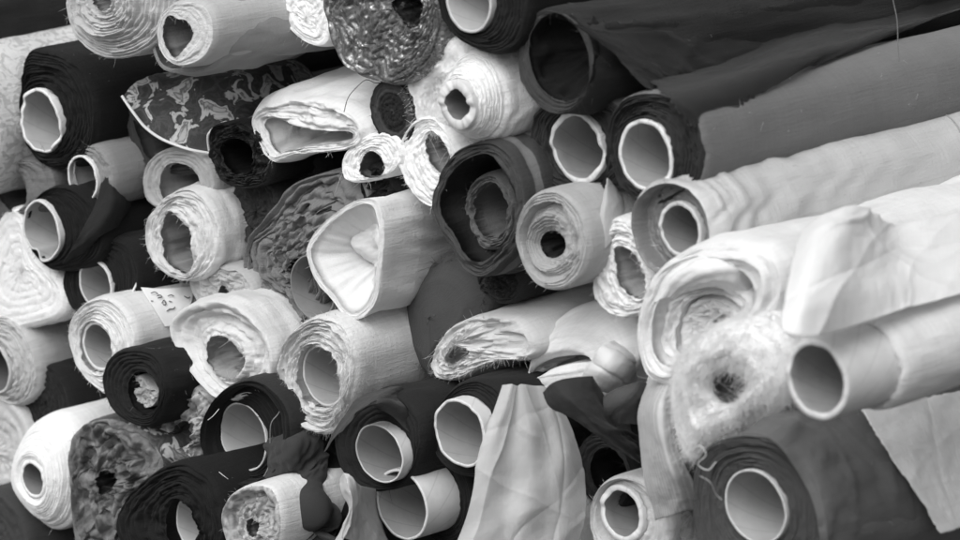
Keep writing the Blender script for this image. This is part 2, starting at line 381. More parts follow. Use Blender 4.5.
def strands(nm, parent, loc, pts, cen, n, ln, mat, seed, rad=.00018, spread=1.0, seg=4):
    rs = np.random.RandomState(seed)
    p0 = pts[rs.randint(0, len(pts), n)]
    rd = p0 - cen; rd = rd - (rd @ AX)[:, None] * AX; rd /= np.linalg.norm(rd, axis=1)[:, None] + 1e-9
    dr = rd * rs.uniform(-.3, 1.0, (n, 1)) + N_ * rs.uniform(.1, .9, (n, 1)) + rs.normal(0, .45 * spread, (n, 3)); dr /= np.linalg.norm(dr, axis=1)[:, None]
    cv = rs.normal(0, .8, (n, 3)) + np.array([0, 0, -.5]); ll = ln * rs.gamma(2.2, .45, (n, 1))
    P = []
    for i in range(seg):
        t = i / (seg - 1); P.append(p0 + dr * ll * t + cv * ll * .5 * t * t - dr * .001 * (i == 0))
    P = np.array(P)                                   # seg,n,3
    sd = np.cross(dr, rs.normal(0, 1, (n, 3))); sd /= np.linalg.norm(sd, axis=1)[:, None] + 1e-9; s2 = np.cross(dr, sd)
    R = []
    for i in range(seg):
        w = rad * (1 - .6 * i / (seg - 1))
        R.append(np.stack([P[i] + w * (math.cos(q) * sd + math.sin(q) * s2) for q in (0, 2.094, 4.189)], 1))  # n,3,3
    V = np.stack(R, 1)                                # n,seg,3,3
    f = grid_faces(seg, 3, True); F = (f[None] + (np.arange(n) * seg * 3)[:, None, None]).reshape(-1, 4)
    V = V.reshape(-1, 3)
    return mesh_obj(nm, V, F, np.zeros((len(V), 2)), [mat], parent, loc)

def wire(nm, parent, loc, pts3, rad, mat, n=40):
    P = crom(pts3, n, False); t = np.gradient(P, axis=0); t /= np.linalg.norm(t, axis=1)[:, None]
    a = np.cross(t, np.array([.3, .2, .9])); a /= np.linalg.norm(a, axis=1)[:, None]; b = np.cross(t, a)
    rr = np.atleast_1d(rad) * np.ones(n)
    V = np.stack([P + rr[:, None] * (math.cos(q) * a + math.sin(q) * b) for q in np.linspace(0, 2 * math.pi, 6, endpoint=False)], 1)
    return mesh_obj(nm, V.reshape(-1, 3), grid_faces(n, 6, True), np.zeros((n * 6, 2)), [mat], parent, loc)

def on_cyl(px, py, rid, lf):
    R = ROLLS[rid]; v = F_ + R_ * ((px - 480) / FPX) - U_ * ((py - 270) / FPX)
    d = R['d']; w = CAM - R['c']; vp = v - (v @ d) * d; wp = w - (w @ d) * d; r = R['r'] + lf
    A = vp @ vp; B = 2 * vp @ wp; C = wp @ wp - r * r; disc = B * B - 4 * A * C
    t = (-B - math.sqrt(disc)) / (2 * A) if disc > 0 else -B / (2 * A)
    return CAM + v * t
def pt(p, along=None):
    x, y, z = p
    if isinstance(z, tuple): return on_cyl(x, y, *z)
    if along is not None: return on(x, y, O(along[0], along[1]) - (x - along[0]) * .001 / .72 + z)
    return on(x, y, O(x, z))
def sheet(nm, grid, mat, parent=None, label=None, cat=None, along=None, nu=70, nv=70, thick=.0007, wr=.001, wf=25.0, wdir=(1, 1), seed=0, ragged=0.0, group=None, pleat=None, creases=()):
    G = np.array([[pt(p, along) for p in row] for row in grid])
    A = np.array([crom(r, nv, False) for r in G]); B = np.array([crom(A[:, j], nu, False) for j in range(nv)]).transpose(1, 0, 2)
    du = np.gradient(B, axis=0); dv = np.gradient(B, axis=1); n = np.cross(du, dv); n /= np.linalg.norm(n, axis=2)[..., None] + 1e-12
    if np.mean(n @ (CAM - C0)) < 0: n = -n
    lu = np.concatenate([[0], np.cumsum(np.linalg.norm(np.diff(B[:, nv // 2], axis=0), axis=1))]); lv = np.concatenate([[0], np.cumsum(np.linalg.norm(np.diff(B[nu // 2], axis=0), axis=1))])
    U, W = np.meshgrid(lu, lv, indexing='ij')
    dsp = wr * 1.5 * fbm(U * wf * wdir[0] + seed, W * wf * wdir[1], seed * 1.7, 2) + wr * .25 * fbm(U * wf * 5, W * wf * 5, seed, 2)
    wx = .6 * noise(U * 12, W * 12, seed + 7.5)
    cr = 1 - np.abs(noise(U * wf * .5 + W * wf * .35 + wx + seed, W * wf * .4 - U * wf * .2, seed + 3.3)); dsp = dsp + wr * 1.8 * np.maximum(0, cr - .75) / .25 * (.4 + noise(U * 9, W * 9, seed + 1.5))
    if pleat: dsp = dsp + pleat[0] * np.sin((U * pleat[2] + W * pleat[3]) * pleat[1] + 2.5 * noise(U * 15, W * 15, seed))
    un, vn = U / lu[-1], W / lv[-1]
    for ca_, cb_, cc_, am, wd in creases:
        q = ca_ * un + cb_ * vn - cc_ + .03 * noise(un * 4, vn * 4, cc_ * 9)
        dsp = dsp + am * np.exp(-np.abs(q) / wd / 2.5) * (.65 + .5 * noise(un * 3 + cc_ * 5, vn * 3, 2.2))
    B = B + n * dsp[..., None]
    if ragged:
        e = np.zeros((nu, nv)); 
        for sl, ax in (((0, slice(None)), 0), ((-1, slice(None)), 0), ((slice(None), 0), 1), ((slice(None), -1), 1)):
            m = np.arange(nv if ax == 0 else nu); k = ragged * noise(m * .8 + seed * 3, ax, 1) ; g = (du if ax == 0 else dv)[sl]; B[sl] = B[sl] + g / (np.linalg.norm(g, axis=1)[:, None] + 1e-12) * k[:, None]
    T = B - n * thick
    V = np.vstack([B.reshape(-1, 3), T.reshape(-1, 3)]); uv = np.stack([U.ravel(), W.ravel()], -1); UV = np.vstack([uv, uv])
    f = grid_faces(nu, nv, False); nn = nu * nv
    idx = np.arange(nn).reshape(nu, nv); bd = np.concatenate([idx[0], idx[1:, -1], idx[-1, ::-1][1:], idx[::-1, 0][1:]])
    b0, b1 = bd[:-1], bd[1:]
    F = np.vstack([f, f[:, ::-1] + nn, np.stack([b0, b0 + nn, b1 + nn, b1], -1)])
    loc = None
    if parent is not None:
        R = ROLLS[parent]; o = mesh_obj(nm, V, F, UV, [mat], R['root'], R['loc'])
    else:
        loc = V.mean(0); loc[2] = V[:, 2].min(); o = mesh_obj(nm, V, F, UV, [mat], None, loc)
        o['label'] = label; o['category'] = cat
        if group: o['group'] = group
    return o
EXPO = 0.18
# ================================================================== the pile, top rows
roll('T0', 'dark grey smooth roll poking into the top corner above the pale damask roll', ('c', -70, 22, 52), 52, dz=-0.0437, layers=6, wr=.002)
roll('T1', 'pale damask patterned roll behind the black roll with white torn tube', ('c', -52, 122, 76), 205, dz=-0.0245, kind='damask', wr=.002, fray=0)
roll('T2', 'thick cream roll with many tight rough layers cut by the top edge of the photo', [(60, -8), (61, 18), (70, 40), (90, 55), (112, 58), (136, 50), (153, 33), (160, 10), (158, -30), (110, -58), (72, -42)], 190,
     hole=('c', 101, -4, 15), dz=0.0552, layers=16, rag=.004, groove=.004, facev=185, prof=((0, -.01), (.35, -.004), (.5, .006), (1, .006)), fray=300, fraylen=.004, holev=120)
roll('T3', 'grey roll wrapped in a sheer sleeve with a crumpled star shaped tube opening', [(157, 35), (160, 18), (172, 6), (190, 2), (205, 8), (212, 25), (210, 45), (198, 60), (178, 65), (163, 55)], 180,
     hole=[(163, 33), (168, 16), (178, 19), (186, 21), (193, 33), (186, 46), (175, 58), (167, 48)], dz=0.09, layers=3, groove=.0006, rag=.001, holev=120, facev=205, lip=.004)
roll('T3s', 'sheer_sleeve', [(150, 34), (154, 12), (168, -6), (192, -12), (214, -2), (226, 22), (224, 48), (206, 68), (180, 72), (160, 66)], 165, hole=[(153, 34), (157, 14), (170, -3), (192, -8), (212, 1), (222, 23), (220, 47), (204, 64), (181, 68), (162, 63)], dz=0.07, layers=1, groove=0, rag=.001, hd=.5, alpha=.6, parent='T3', bumpw=.004, wr=.003, flare=((0, 1), (.1, 1.02), (.2, .95)))
roll('T4', 'bright white roll end tucked beside the sequinned roll at the top', [(277, -5), (284, 16), (292, 31), (303, 40), (316, 45), (325, 43), (329, 30), (331, -10), (300, -32)], 238, dz=0.0424, layers=7, groove=.001, crumple=0)
roll('T5', 'sparkling sequinned roll with a crumpled centre at the top', [(326, -5), (327, 20), (335, 50), (350, 70), (375, 80), (395, 84), (415, 75), (432, 55), (440, 25), (438, -15), (410, -45), (360, -45)], 125,
     hole=[(393, 2), (400, -8), (415, -6), (424, 8), (420, 24), (410, 27), (400, 16)], dz=0.0976, layers=9, kind='sequin', groove=.004, rag=.003, crumple=.12, holev=60, hd=.05, mottle=.4)
roll('T6', 'black roll with a wide grey tube cut by the top edge of the photo', [(438, -10), (442, 15), (455, 35), (472, 46), (492, 53), (510, 47), (522, 30), (528, 5), (525, -30), (480, -55), (445, -40)], 34,
     tube=dict(at=('c', 471, 0, 32), v=200, vin=186, t=.003), dz=0.1492, layers=9, rag=.002, groove=.002)
roll('T7', 'speckled tweed roll lying above the big black roll', ('c', 540, -1, 24), 165, dz=0.11, kind='tweed')
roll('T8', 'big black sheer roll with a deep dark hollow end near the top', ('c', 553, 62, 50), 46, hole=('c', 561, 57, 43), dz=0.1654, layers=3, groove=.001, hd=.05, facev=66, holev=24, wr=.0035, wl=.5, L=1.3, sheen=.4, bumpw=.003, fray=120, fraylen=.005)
roll('T9', 'dark roll with a white torn tube rim under the big black roll', [(532, 125), (540, 108), (560, 97), (590, 95), (615, 105), (628, 125), (630, 160), (622, 182), (600, 190), (570, 190), (548, 178), (535, 155)], 92,
     tube=dict(at=('c', 580, 147, 36), v=222, vin=157, t=.0045, jag=.002, tvar=.35), dz=0.1365, layers=11, facev=56, rag=.003, groove=.004)
roll('T10', 'long plain mid grey roll with a white rimmed tube and dark end', [(608, 140), (612, 115), (628, 98), (650, 94), (675, 100), (694, 118), (702, 150), (698, 180), (680, 195), (655, 205), (635, 200), (615, 175)], 112,
     tube=dict(at=('c', 649, 155, 36), v=222, vin=163, t=.0042, jag=.0015), dz=0.1779, layers=12, facev=52, rag=.004, groove=.004, L=1.2, fray=200, fraylen=.008, frayv=60, flare=((0, 1), (.1, .95), (1.2, .9)))
roll('T11', 'long shiny satin roll with creases across it and a loose outer layer', [(631, 222), (635, 203), (648, 189), (668, 183), (688, 190), (702, 208), (708, 232), (706, 254), (692, 270), (668, 276), (648, 266), (636, 246)], 196,
     tube=dict(at=('c', 683, 229, 28), v=205, vin=135, t=.004, jag=.0015), dz=0.2018, layers=5, facev=118, prof=((0, 0), (.12, -.003), (.22, -.016), (.9, -.016), (1, -.014)), groove=.001, L=1.2, flare=((0, 1), (.02, 1.04), (.05, 1.06), (.4, 1.0), (1.2, .98)),
     wr=.0022, wl=1.2, rough=0.27, sheen=0.0, bumpw=0.001, mottle=.12, pitch=1.0, ringw=0.0038)
roll('T12', 'pale grey roll half hidden between the satin roll and the white drape', ('c', 730, 290, 42), 152, dz=0.2041, wr=.003, L=1.2, bumpw=.003)
roll('T13', 'loosely wound white roll with broad folded layers below the satin roll', [(637, 340), (640, 310), (650, 282), (668, 262), (695, 248), (725, 243), (755, 248), (775, 262), (780, 288), (768, 318), (745, 342), (720, 365), (690, 380), (665, 384), (645, 372)], 238,
     hole=[(652, 338), (655, 315), (664, 292), (680, 277), (703, 268), (728, 266), (748, 276), (755, 294), (746, 316), (726, 336), (708, 352), (686, 364), (668, 366), (656, 356)], dz=0.2277, layers=3, groove=0.002, rag=0.002, warp=.5, holev=225, hd=.12, wr=.004, wl=.5, transl=.15, bumpw=.003, prof=((0, 0), (.5, .006), (1, .0)), crumple=0.02)
roll('T13j', 'middle_turns', [(660, 348), (663, 320), (670, 300), (688, 288), (712, 283), (736, 288), (750, 302), (742, 322), (724, 338), (702, 358), (680, 365)], 244, hole=[(676, 346), (678, 322), (686, 304), (702, 296), (720, 295), (738, 303), (739, 320), (724, 338), (703, 353), (686, 356)], dz=0.2127, layers=3, groove=.002, rag=.003, warp=.5, holev=225, hd=.06, parent='T13', transl=.15, fray=0, crumple=.04)
roll('T13i', 'inner_turns', [(682, 342), (684, 318), (696, 302), (716, 300), (734, 309), (735, 326), (720, 341), (702, 352), (688, 353)], 244, hole=[(713, 324), (720, 315), (730, 318), (730, 330), (720, 335)], dz=0.2077, layers=4, groove=.003, rag=.003, warp=.8, crumple=.12, holev=120, hd=.04, parent='T13', transl=.15, fray=0)
roll('T15', 'fluffy white wadding roll with a dark crumpled centre', [(668, 395), (672, 368), (690, 345), (715, 328), (745, 318), (770, 322), (787, 345), (790, 375), (778, 400), (755, 415), (728, 432), (700, 450), (685, 457), (673, 432)], 244,
     hole=[(712, 388), (720, 372), (738, 374), (747, 387), (738, 402), (722, 403)], dz=0.2483, layers=4, groove=0.001, rag=0.0015, crumple=0.05, holev=90, hd=.04, wr=0.002, fuzz=26000, fraylen=0.0045, frayv=250, lip=0.004, L=0.6, prof=((0, -.005), (.25, .003), (.55, .010), (.85, .004), (1, -.004)))
roll('T16', 'pale roll with a long bare cardboard tube sticking out of it', ('c', 867, 364, 44), 226, tube=dict(at=('c', 868, 364, 40), v=222, vin=163, t=.006, stick=.067, L=.6, jag=.001), dz=0.3201, layers=2, groove=.001, rag=.003, wr=.0012, L=1.0, fray=120, fraylen=.004)
roll('T18', 'big dark grey roll with a thin tube in the lower corner', [(693, 500), (695, 470), (705, 450), (722, 440), (750, 436), (778, 442), (802, 462), (818, 492), (823, 525), (818, 560), (790, 590), (750, 600), (715, 580), (698, 545)], 100,
     tube=dict(at=('c', 758, 506, 37, 1.08), v=205, vin=174, t=.002, stick=.004), dz=0.2718, layers=16, groove=.002, rag=.002, facev=74, wr=.003, wl=.5, bumpw=.003, flare=((0, 1), (.03, 1.04), (.2, 1.1), (1, 1.05)), L=1.0, pitch=.5)
# ================================================================== left and middle
roll('M1', 'black roll with a ragged white tube under the cream roll', [(22, 95), (26, 55), (45, 54), (70, 62), (88, 85), (95, 120), (88, 150), (70, 166), (45, 165), (30, 150), (24, 125)], 30,
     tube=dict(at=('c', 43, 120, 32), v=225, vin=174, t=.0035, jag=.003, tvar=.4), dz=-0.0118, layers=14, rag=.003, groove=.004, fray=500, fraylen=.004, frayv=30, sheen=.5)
roll('M2', 'dark roll under the brocade cloth with its hollow end in shade', [(126, 108), (150, 130), (180, 146), (204, 155), (192, 172), (162, 172), (140, 160), (128, 132)], 60, hole=[(134, 120), (152, 136), (180, 150), (190, 158), (180, 164), (160, 164), (146, 154), (138, 136)], dz=-0.0137, layers=3, holev=70, facev=60)
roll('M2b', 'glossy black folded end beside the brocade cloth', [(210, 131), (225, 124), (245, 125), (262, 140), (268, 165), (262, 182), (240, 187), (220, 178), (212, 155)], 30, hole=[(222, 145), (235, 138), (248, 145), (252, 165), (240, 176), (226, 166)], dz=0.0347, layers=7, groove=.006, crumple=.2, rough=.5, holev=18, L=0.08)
roll('M3', 'small dark grey roll peeking out above the white roll at the edge', [(-8, 185), (5, 166), (25, 161), (45, 165), (54, 180), (50, 203), (30, 212), (5, 210)], 100, hole=('c', 12, 190, 21), dz=-0.0254, layers=4, facev=110, holev=60)
roll('M4', 'small grey roll with a thin white tube edge behind the black roll flap', ('c', 94, 175, 29), 135, tube=dict(at=('c', 85, 178, 23), v=225, vin=146, t=.0025), dz=0.0019, layers=3)
roll('M5', 'grey roll with a pale divided opening above the fuzzy cream roll', [(143, 185), (147, 165), (160, 153), (180, 149), (198, 155), (210, 170), (212, 190), (200, 205), (170, 210), (150, 203)], 165, hole=[(160, 190), (162, 172), (172, 163), (188, 166), (198, 178), (198, 196), (180, 203), (166, 200)], dz=0.005, layers=4, holev=120, fray=150, fraylen=.003, L=0.6)
roll('M6', 'black roll with a dented white tube above the white roll', [(27, 228), (32, 205), (48, 190), (70, 190), (92, 208), (102, 235), (97, 257), (75, 268), (50, 268), (33, 252)], 28,
     tube=dict(at=[(26, 230), (28, 210), (38, 199), (50, 204), (60, 222), (63, 242), (55, 258), (45, 261), (40, 250), (33, 247)], v=215, vin=174, t=.0025, jag=.001), dz=0.0013, layers=12, groove=.003, sheen=.4, wr=.002)
roll('M7', 'black roll with a small pale tube just above the labelled cream roll', [(64, 290), (68, 262), (85, 245), (110, 240), (130, 250), (138, 275), (132, 305), (110, 318), (80, 315)], 30,
     tube=dict(at=('c', 98, 284, 25), v=210, vin=152, t=.0025), dz=0.005, layers=11, groove=.002, sheen=.5, bumpw=.004, L=0.6)
roll('M8', 'cream roll with a ragged oval opening beside the black flap', [(145, 235), (150, 215), (165, 198), (185, 190), (205, 198), (217, 222), (217, 255), (204, 275), (185, 281), (165, 273), (150, 256)], 208,
     hole=[(161, 245), (163, 222), (169, 212), (181, 219), (190, 235), (192, 255), (187, 273), (175, 269), (165, 260)], dz=0.0185, layers=9, rag=.003, groove=.002, holev=135, fray=260, fraylen=.004, flare=((0, 1), (.1, 1.06), (.5, 1.05)), wr=.002, ringw=0.002)
roll('M8b', 'dark charcoal roll end squeezed between the ragged cream roll and the crinkled one', ('c', 256, 212, 36), 52, dz=0.0166, layers=5, bumpw=.003, crumple=.08, sheen=.4, fray=300, fraylen=.004, frayv=50)
roll('M9', 'soft bright white roll at the edge of the pile under the black dented tube roll', [(-12, 250), (0, 222), (10, 213), (19, 214), (25, 238), (36, 263), (52, 277), (62, 294), (58, 312), (35, 321), (0, 326), (-22, 300)], 246, dz=-0.026, layers=7, groove=0.0008, rag=0.001, wr=.003, fuzz=2500, fraylen=.0025, lip=.006, L=0.015)
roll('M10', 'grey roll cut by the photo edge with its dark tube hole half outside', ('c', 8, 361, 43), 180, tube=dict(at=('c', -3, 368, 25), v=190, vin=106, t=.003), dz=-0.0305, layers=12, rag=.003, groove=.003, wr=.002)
roll('M11', 'cream roll carrying a white paper label with pencil marks', [(69, 335), (74, 315), (90, 302), (108, 300), (125, 315), (134, 340), (130, 368), (118, 387), (104, 393), (88, 380), (75, 362)], 216,
     tube=dict(at=('c', 96, 347, 25), v=215, vin=157, t=.004, stick=-.003), dz=0.0408, layers=15, rag=.002, groove=.0014, fray=300, fraylen=.003, flare=((0, 1), (.3, .98)), wr=.0016)
roll('M12', 'small black roll wedged below the grey roll at the edge', ('c', 46, 402, 36), 34, dz=-0.0273, layers=6, sheen=.5, fray=200, fraylen=.004, frayv=34)
roll('M13', 'black roll with a crushed pale core beneath the labelled cream roll', [(103, 385), (106, 365), (118, 353), (140, 350), (158, 360), (166, 385), (160, 410), (148, 426), (125, 420), (110, 405)], 36,
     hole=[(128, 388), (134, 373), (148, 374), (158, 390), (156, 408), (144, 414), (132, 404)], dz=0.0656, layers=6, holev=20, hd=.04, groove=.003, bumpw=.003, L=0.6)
roll('M14', 'grey folded roll end with a thin dark slit behind the banded cream roll', [(190, 285), (196, 270), (215, 266), (235, 270), (250, 282), (252, 300), (235, 310), (205, 308)], 172, hole=[(219, 288), (224, 286), (228, 295), (227, 304), (221, 303)], dz=0.0245, layers=5, holev=70, groove=.003, crumple=.1)
roll('M15', 'cream roll with broad loose bands and crumpled paper in its core', [(174, 325), (182, 312), (200, 304), (225, 302), (250, 315), (268, 340), (272, 365), (262, 385), (240, 397), (222, 398), (205, 385), (190, 365), (178, 345)], 212,
     hole=[(205, 355), (208, 340), (220, 336), (233, 345), (241, 362), (233, 378), (219, 378), (208, 368)], dz=0.0665, layers=4, holev=150, hd=.05, groove=.004, rag=0.0025, crumple=0.03, prof=((0, .004), (.3, -.004), (.5, -.012), (.8, -.004), (1, 0)), wr=.002, fray=200, fraylen=.004, warp=0.3, ringw=0.003)
roll('M16', 'slumped charcoal roll of many crinkled layers left of the sheer white roll', [(246, 270), (250, 240), (268, 215), (285, 192), (310, 178), (340, 172), (362, 180), (368, 205), (345, 245), (330, 275), (322, 300), (312, 322), (298, 330), (285, 308), (265, 290)], 105,
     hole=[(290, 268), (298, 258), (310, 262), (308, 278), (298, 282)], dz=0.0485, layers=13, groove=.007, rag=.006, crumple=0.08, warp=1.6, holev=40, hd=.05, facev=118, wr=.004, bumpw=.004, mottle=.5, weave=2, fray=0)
roll('M17', 'bare grey cardboard tube showing under the sheer white roll', ('c', 316, 287, 33), 118, tube=dict(at=('c', 315, 287, 32), v=130, vin=138, t=.0015, stick=.004), dz=0.0746, layers=2)
roll('M18', 'loose sheer white organza roll with a crumpled core seen through it', [(307, 255), (312, 236), (330, 217), (355, 201), (375, 201), (384, 225), (382, 265), (376, 300), (362, 318), (345, 316), (330, 297), (316, 280)], 252,
     hole=[(312, 254), (317, 239), (333, 221), (356, 206), (372, 206), (379, 228), (377, 265), (371, 297), (359, 312), (347, 311), (334, 294), (320, 276)], dz=0.0993, layers=1, groove=.0, rag=.001, hd=0.06, flare=((0, 1), (.05, .98), (.12, .8), (.3, .55)), alpha=0.84, wr=.002, wl=.6, transl=0.08, bumpw=.004, lip=.001, L=0.3, funnel=(390, 250), mottle=0.15)
roll('M19', 'thick cream roll with a fuzzy cut end and a wide bare hole', [(281, 365), (285, 345), (298, 328), (318, 318), (338, 324), (352, 345), (354, 375), (347, 405), (336, 425), (325, 433), (308, 428), (293, 405), (283, 385)], 212,
     tube=dict(at=('c', 319, 377, 31), v=190, vin=163, t=.003, stick=-.006), dz=0.1059, layers=18, rag=.005, groove=.004, fuzz=7000, fraylen=.0022, wr=.0012)
roll('M20', 'flattened ivory roll collapsed round its wide slit opening', [(253, 125), (257, 112), (272, 104), (300, 101), (330, 104), (352, 114), (364, 130), (357, 145), (335, 151), (310, 153), (290, 156), (275, 161), (264, 150)], 222,
     hole=[(263, 124), (273, 119), (300, 127), (325, 131), (346, 132), (351, 138), (336, 144), (306, 147), (286, 151), (273, 151)], dz=0.0592, layers=3, groove=.003, rag=.004, crumple=.06, holev=190, hd=.07, flare=((0, 1), (.06, 1.14), (.12, 1.22), (.4, 1.0)), pitch=7, wr=.003, wl=.6, bumpw=.003, L=0.5)
roll('M20b', 'charcoal cloth roll squeezed under the flattened ivory roll', ('c', 300, 172, 27), 48, dz=0.0, layers=5, bumpw=.004, crumple=.1)
roll('M21', 'dark banded roll between the sequinned roll and the white wadding', ('c', 392, 112, 31), 52, dz=0.091, layers=6, kind='stripe')
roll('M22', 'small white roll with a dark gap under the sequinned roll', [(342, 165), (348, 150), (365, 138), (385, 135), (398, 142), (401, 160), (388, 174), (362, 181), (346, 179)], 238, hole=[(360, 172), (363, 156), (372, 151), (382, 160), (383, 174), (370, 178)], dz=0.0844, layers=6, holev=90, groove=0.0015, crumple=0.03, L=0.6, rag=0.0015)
roll('M22b', 'small black crumpled roll under the little white one', ('c', 378, 190, 24), 36, dz=0.0754, layers=5, crumple=.2, groove=.005)
roll('M23', 'fluffy white wadding roll behind the ribbed white roll', [(408, 85), (410, 62), (420, 48), (434, 42), (450, 45), (462, 62), (458, 95), (447, 118), (430, 131), (415, 115)], 246, dz=0.1055, layers=4, groove=0.001, crumple=0.05, fuzz=8000, fraylen=.003, lip=.008, wr=0.0015)
roll('M24', 'bright white roll stepped in tight rings round a thick card tube', [(441, 100), (444, 80), (455, 62), (470, 54), (486, 61), (498, 83), (500, 112), (492, 132), (478, 140), (460, 135), (447, 120)], 243,
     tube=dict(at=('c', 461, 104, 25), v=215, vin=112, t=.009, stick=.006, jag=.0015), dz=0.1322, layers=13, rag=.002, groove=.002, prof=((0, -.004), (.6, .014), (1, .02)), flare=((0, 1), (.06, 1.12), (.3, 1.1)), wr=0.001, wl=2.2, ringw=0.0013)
roll('M25', 'ragged white roll with a leaning grey opening beside the striped roll', [(399, 160), (402, 140), (415, 122), (430, 118), (442, 128), (452, 145), (456, 158), (446, 176), (443, 196), (430, 206), (415, 196), (405, 180)], 244, hole=[(425, 142), (432, 131), (442, 140), (450, 155), (447, 170), (438, 172), (430, 160)], dz=0.1054, layers=7, holev=140, rag=0.002, crumple=0.03, groove=0.0015, fray=200, fraylen=.005)
roll('M26', 'loose dark striped roll with a smaller roll curled inside it', [(432, 205), (436, 185), (445, 165), (460, 150), (485, 143), (505, 153), (518, 178), (522, 205), (518, 235), (505, 257), (482, 276), (462, 266), (450, 245), (438, 225)], 88,
     hole=[(440, 207), (443, 190), (451, 173), (465, 160), (485, 154), (500, 164), (511, 184), (514, 207), (510, 232), (499, 248), (481, 262), (466, 254), (456, 238), (446, 222)], dz=0.1364, layers=3, kind='stripe', facev=70, facekind='plain', holev=40, hd=.25, groove=.002, rag=.003, warp=.4, mottle=.3, flare=((0, 1), (.06, 1.0), (.4, .97)), ringw=0.003)
roll('M26i', 'inner_turns', [(466, 212), (468, 192), (478, 179), (494, 176), (508, 188), (514, 208), (512, 232), (502, 246), (486, 248), (472, 236)], 90, hole=[(474, 212), (476, 197), (484, 186), (494, 184), (503, 194), (507, 212), (504, 229), (496, 238), (485, 236), (478, 226)], dz=0.1164, layers=4, groove=.004, rag=.003, facev=95, holev=100, hd=.2, warp=.6, parent='M26', crumple=.05)
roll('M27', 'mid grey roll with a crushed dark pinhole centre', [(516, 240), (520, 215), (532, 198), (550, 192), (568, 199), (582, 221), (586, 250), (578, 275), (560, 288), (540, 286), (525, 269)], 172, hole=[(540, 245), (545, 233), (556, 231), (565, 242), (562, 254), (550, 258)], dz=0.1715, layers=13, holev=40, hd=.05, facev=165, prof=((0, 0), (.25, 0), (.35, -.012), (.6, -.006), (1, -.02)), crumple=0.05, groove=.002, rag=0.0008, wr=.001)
roll('M28', 'ragged white roll with a tilted grey hole next to the satin roll', [(592, 270), (594, 250), (600, 232), (615, 220), (632, 225), (647, 242), (656, 270), (656, 300), (640, 313), (615, 315), (597, 300)], 226, hole=[(615, 251), (622, 246), (635, 255), (643, 275), (645, 297), (632, 296), (620, 281)], dz=0.171, layers=7, rag=0.0025, groove=0.0015, crumple=0.03, warp=.5, holev=150, fray=300, fraylen=.006, L=0.03)
roll('M29', 'rounded slate grey roll with ragged edges beside the thick cream roll', [(405, 330), (404, 310), (410, 290), (425, 272), (445, 262), (462, 265), (478, 280), (482, 300), (467, 330), (447, 345), (436, 360), (432, 378), (418, 365), (408, 350)], 76, dz=0.0736, layers=3, groove=0.0, rag=0.0, lip=.006, prof=((0, -.004), (.3, .006), (1, .01)), fray=-260, fraylen=.007, frayv=60, L=0.6, warp=0.0)
roll('M30', 'crinkled cream roll with a small crushed hole under the grey pinhole roll', [(431, 368), (434, 352), (445, 335), (465, 322), (490, 318), (515, 322), (530, 335), (533, 350), (522, 358), (500, 360), (480, 366), (460, 376), (440, 379)], 208, hole=[(446, 360), (450, 348), (460, 345), (467, 354), (460, 364), (450, 366)], dz=0.1029, layers=4, holev=160, hd=.04, groove=0.002, rag=0.004, crumple=0.09, warp=0.4, wr=.002, flare=((0, 1), (.05, 1.15), (.13, 1.3), (.4, 1.1)), fray=500, fraylen=.004)
roll('M31', 'dark crinkled cloth roll pressed under the loose striped roll', ('c', 497, 272, 30), 52, dz=0.0956, layers=8, groove=.007, crumple=.2)
roll('M32', 'loosely folded bright white roll between the crinkled cream and broad white rolls', [(522, 388), (526, 365), (535, 345), (552, 325), (575, 312), (602, 310), (622, 322), (630, 345), (620, 370), (605, 388), (580, 398), (550, 400), (532, 398)], 250,
     hole=[(530, 380), (538, 366), (555, 358), (578, 355), (590, 356), (590, 361), (572, 363), (554, 368), (542, 376), (534, 386)], dz=.1242, layers=3, groove=0.0006, rag=0.0006, crumple=0.0, warp=0.1, holev=205, hd=.05, transl=0.05, wr=0.001, bumpw=0.002, prof=((0, -.01), (.3, .0), (.8, .002), (1, -.004)), fray=0, lip=0.006)
roll('M33', 'black roll with a thin pale tube under a dark folded flap', [(335, 440), (345, 415), (362, 400), (385, 394), (405, 402), (419, 425), (416, 460), (400, 485), (370, 490), (345, 475)], 40, tube=dict(at=('c', 388, 451, 29, 1.15), v=215, vin=163, t=.0018, stick=.012), dz=0.1184, layers=5, groove=.003, bumpw=.003)
roll('M34', 'black roll with a bare card tube beside the hanging white cloth', [(430, 440), (437, 412), (455, 388), (480, 381), (500, 392), (510, 420), (506, 455), (480, 475), (450, 470)], 38, tube=dict(at=('c', 471, 430, 34, 1.08), v=215, vin=161, t=.003, stick=.015, jag=.002), dz=0.1346, layers=5, groove=.003, bumpw=.003)
roll('M35', 'black roll with a bare tube poking far out low in the pile', ('c', 437, 494, 47), 36, tube=dict(at=('c', 434, 495, 35, 1.05), v=215, vin=163, t=.003, stick=.044), dz=0.095, layers=5, groove=.002)
roll('M36', 'black roll with a deep set pale tube below the banded cream roll', [(200, 435), (207, 410), (225, 390), (250, 381), (274, 393), (288, 420), (285, 455), (270, 477), (245, 487), (220, 476), (205, 460)], 48, tube=dict(at=('c', 243, 437, 34, 1.02), v=200, vin=190, t=.002, stick=.0), dz=0.0982, layers=8, facev=30, prof=((0, 0), (.2, -.003), (.35, -.02), (1, -.025)), groove=.004, sheen=.4, L=0.16)
roll('M37', 'small crumpled grey roll between two black rolls', [(152, 435), (155, 415), (170, 398), (190, 389), (206, 394), (210, 415), (203, 440), (192, 463), (172, 471), (158, 460)], 165, hole=[(172, 435), (180, 422), (190, 424), (190, 440), (180, 448)], dz=0.05, layers=4, crumple=.3, groove=.008, facekind='marl', holev=70, kind='plain', L=0.02)
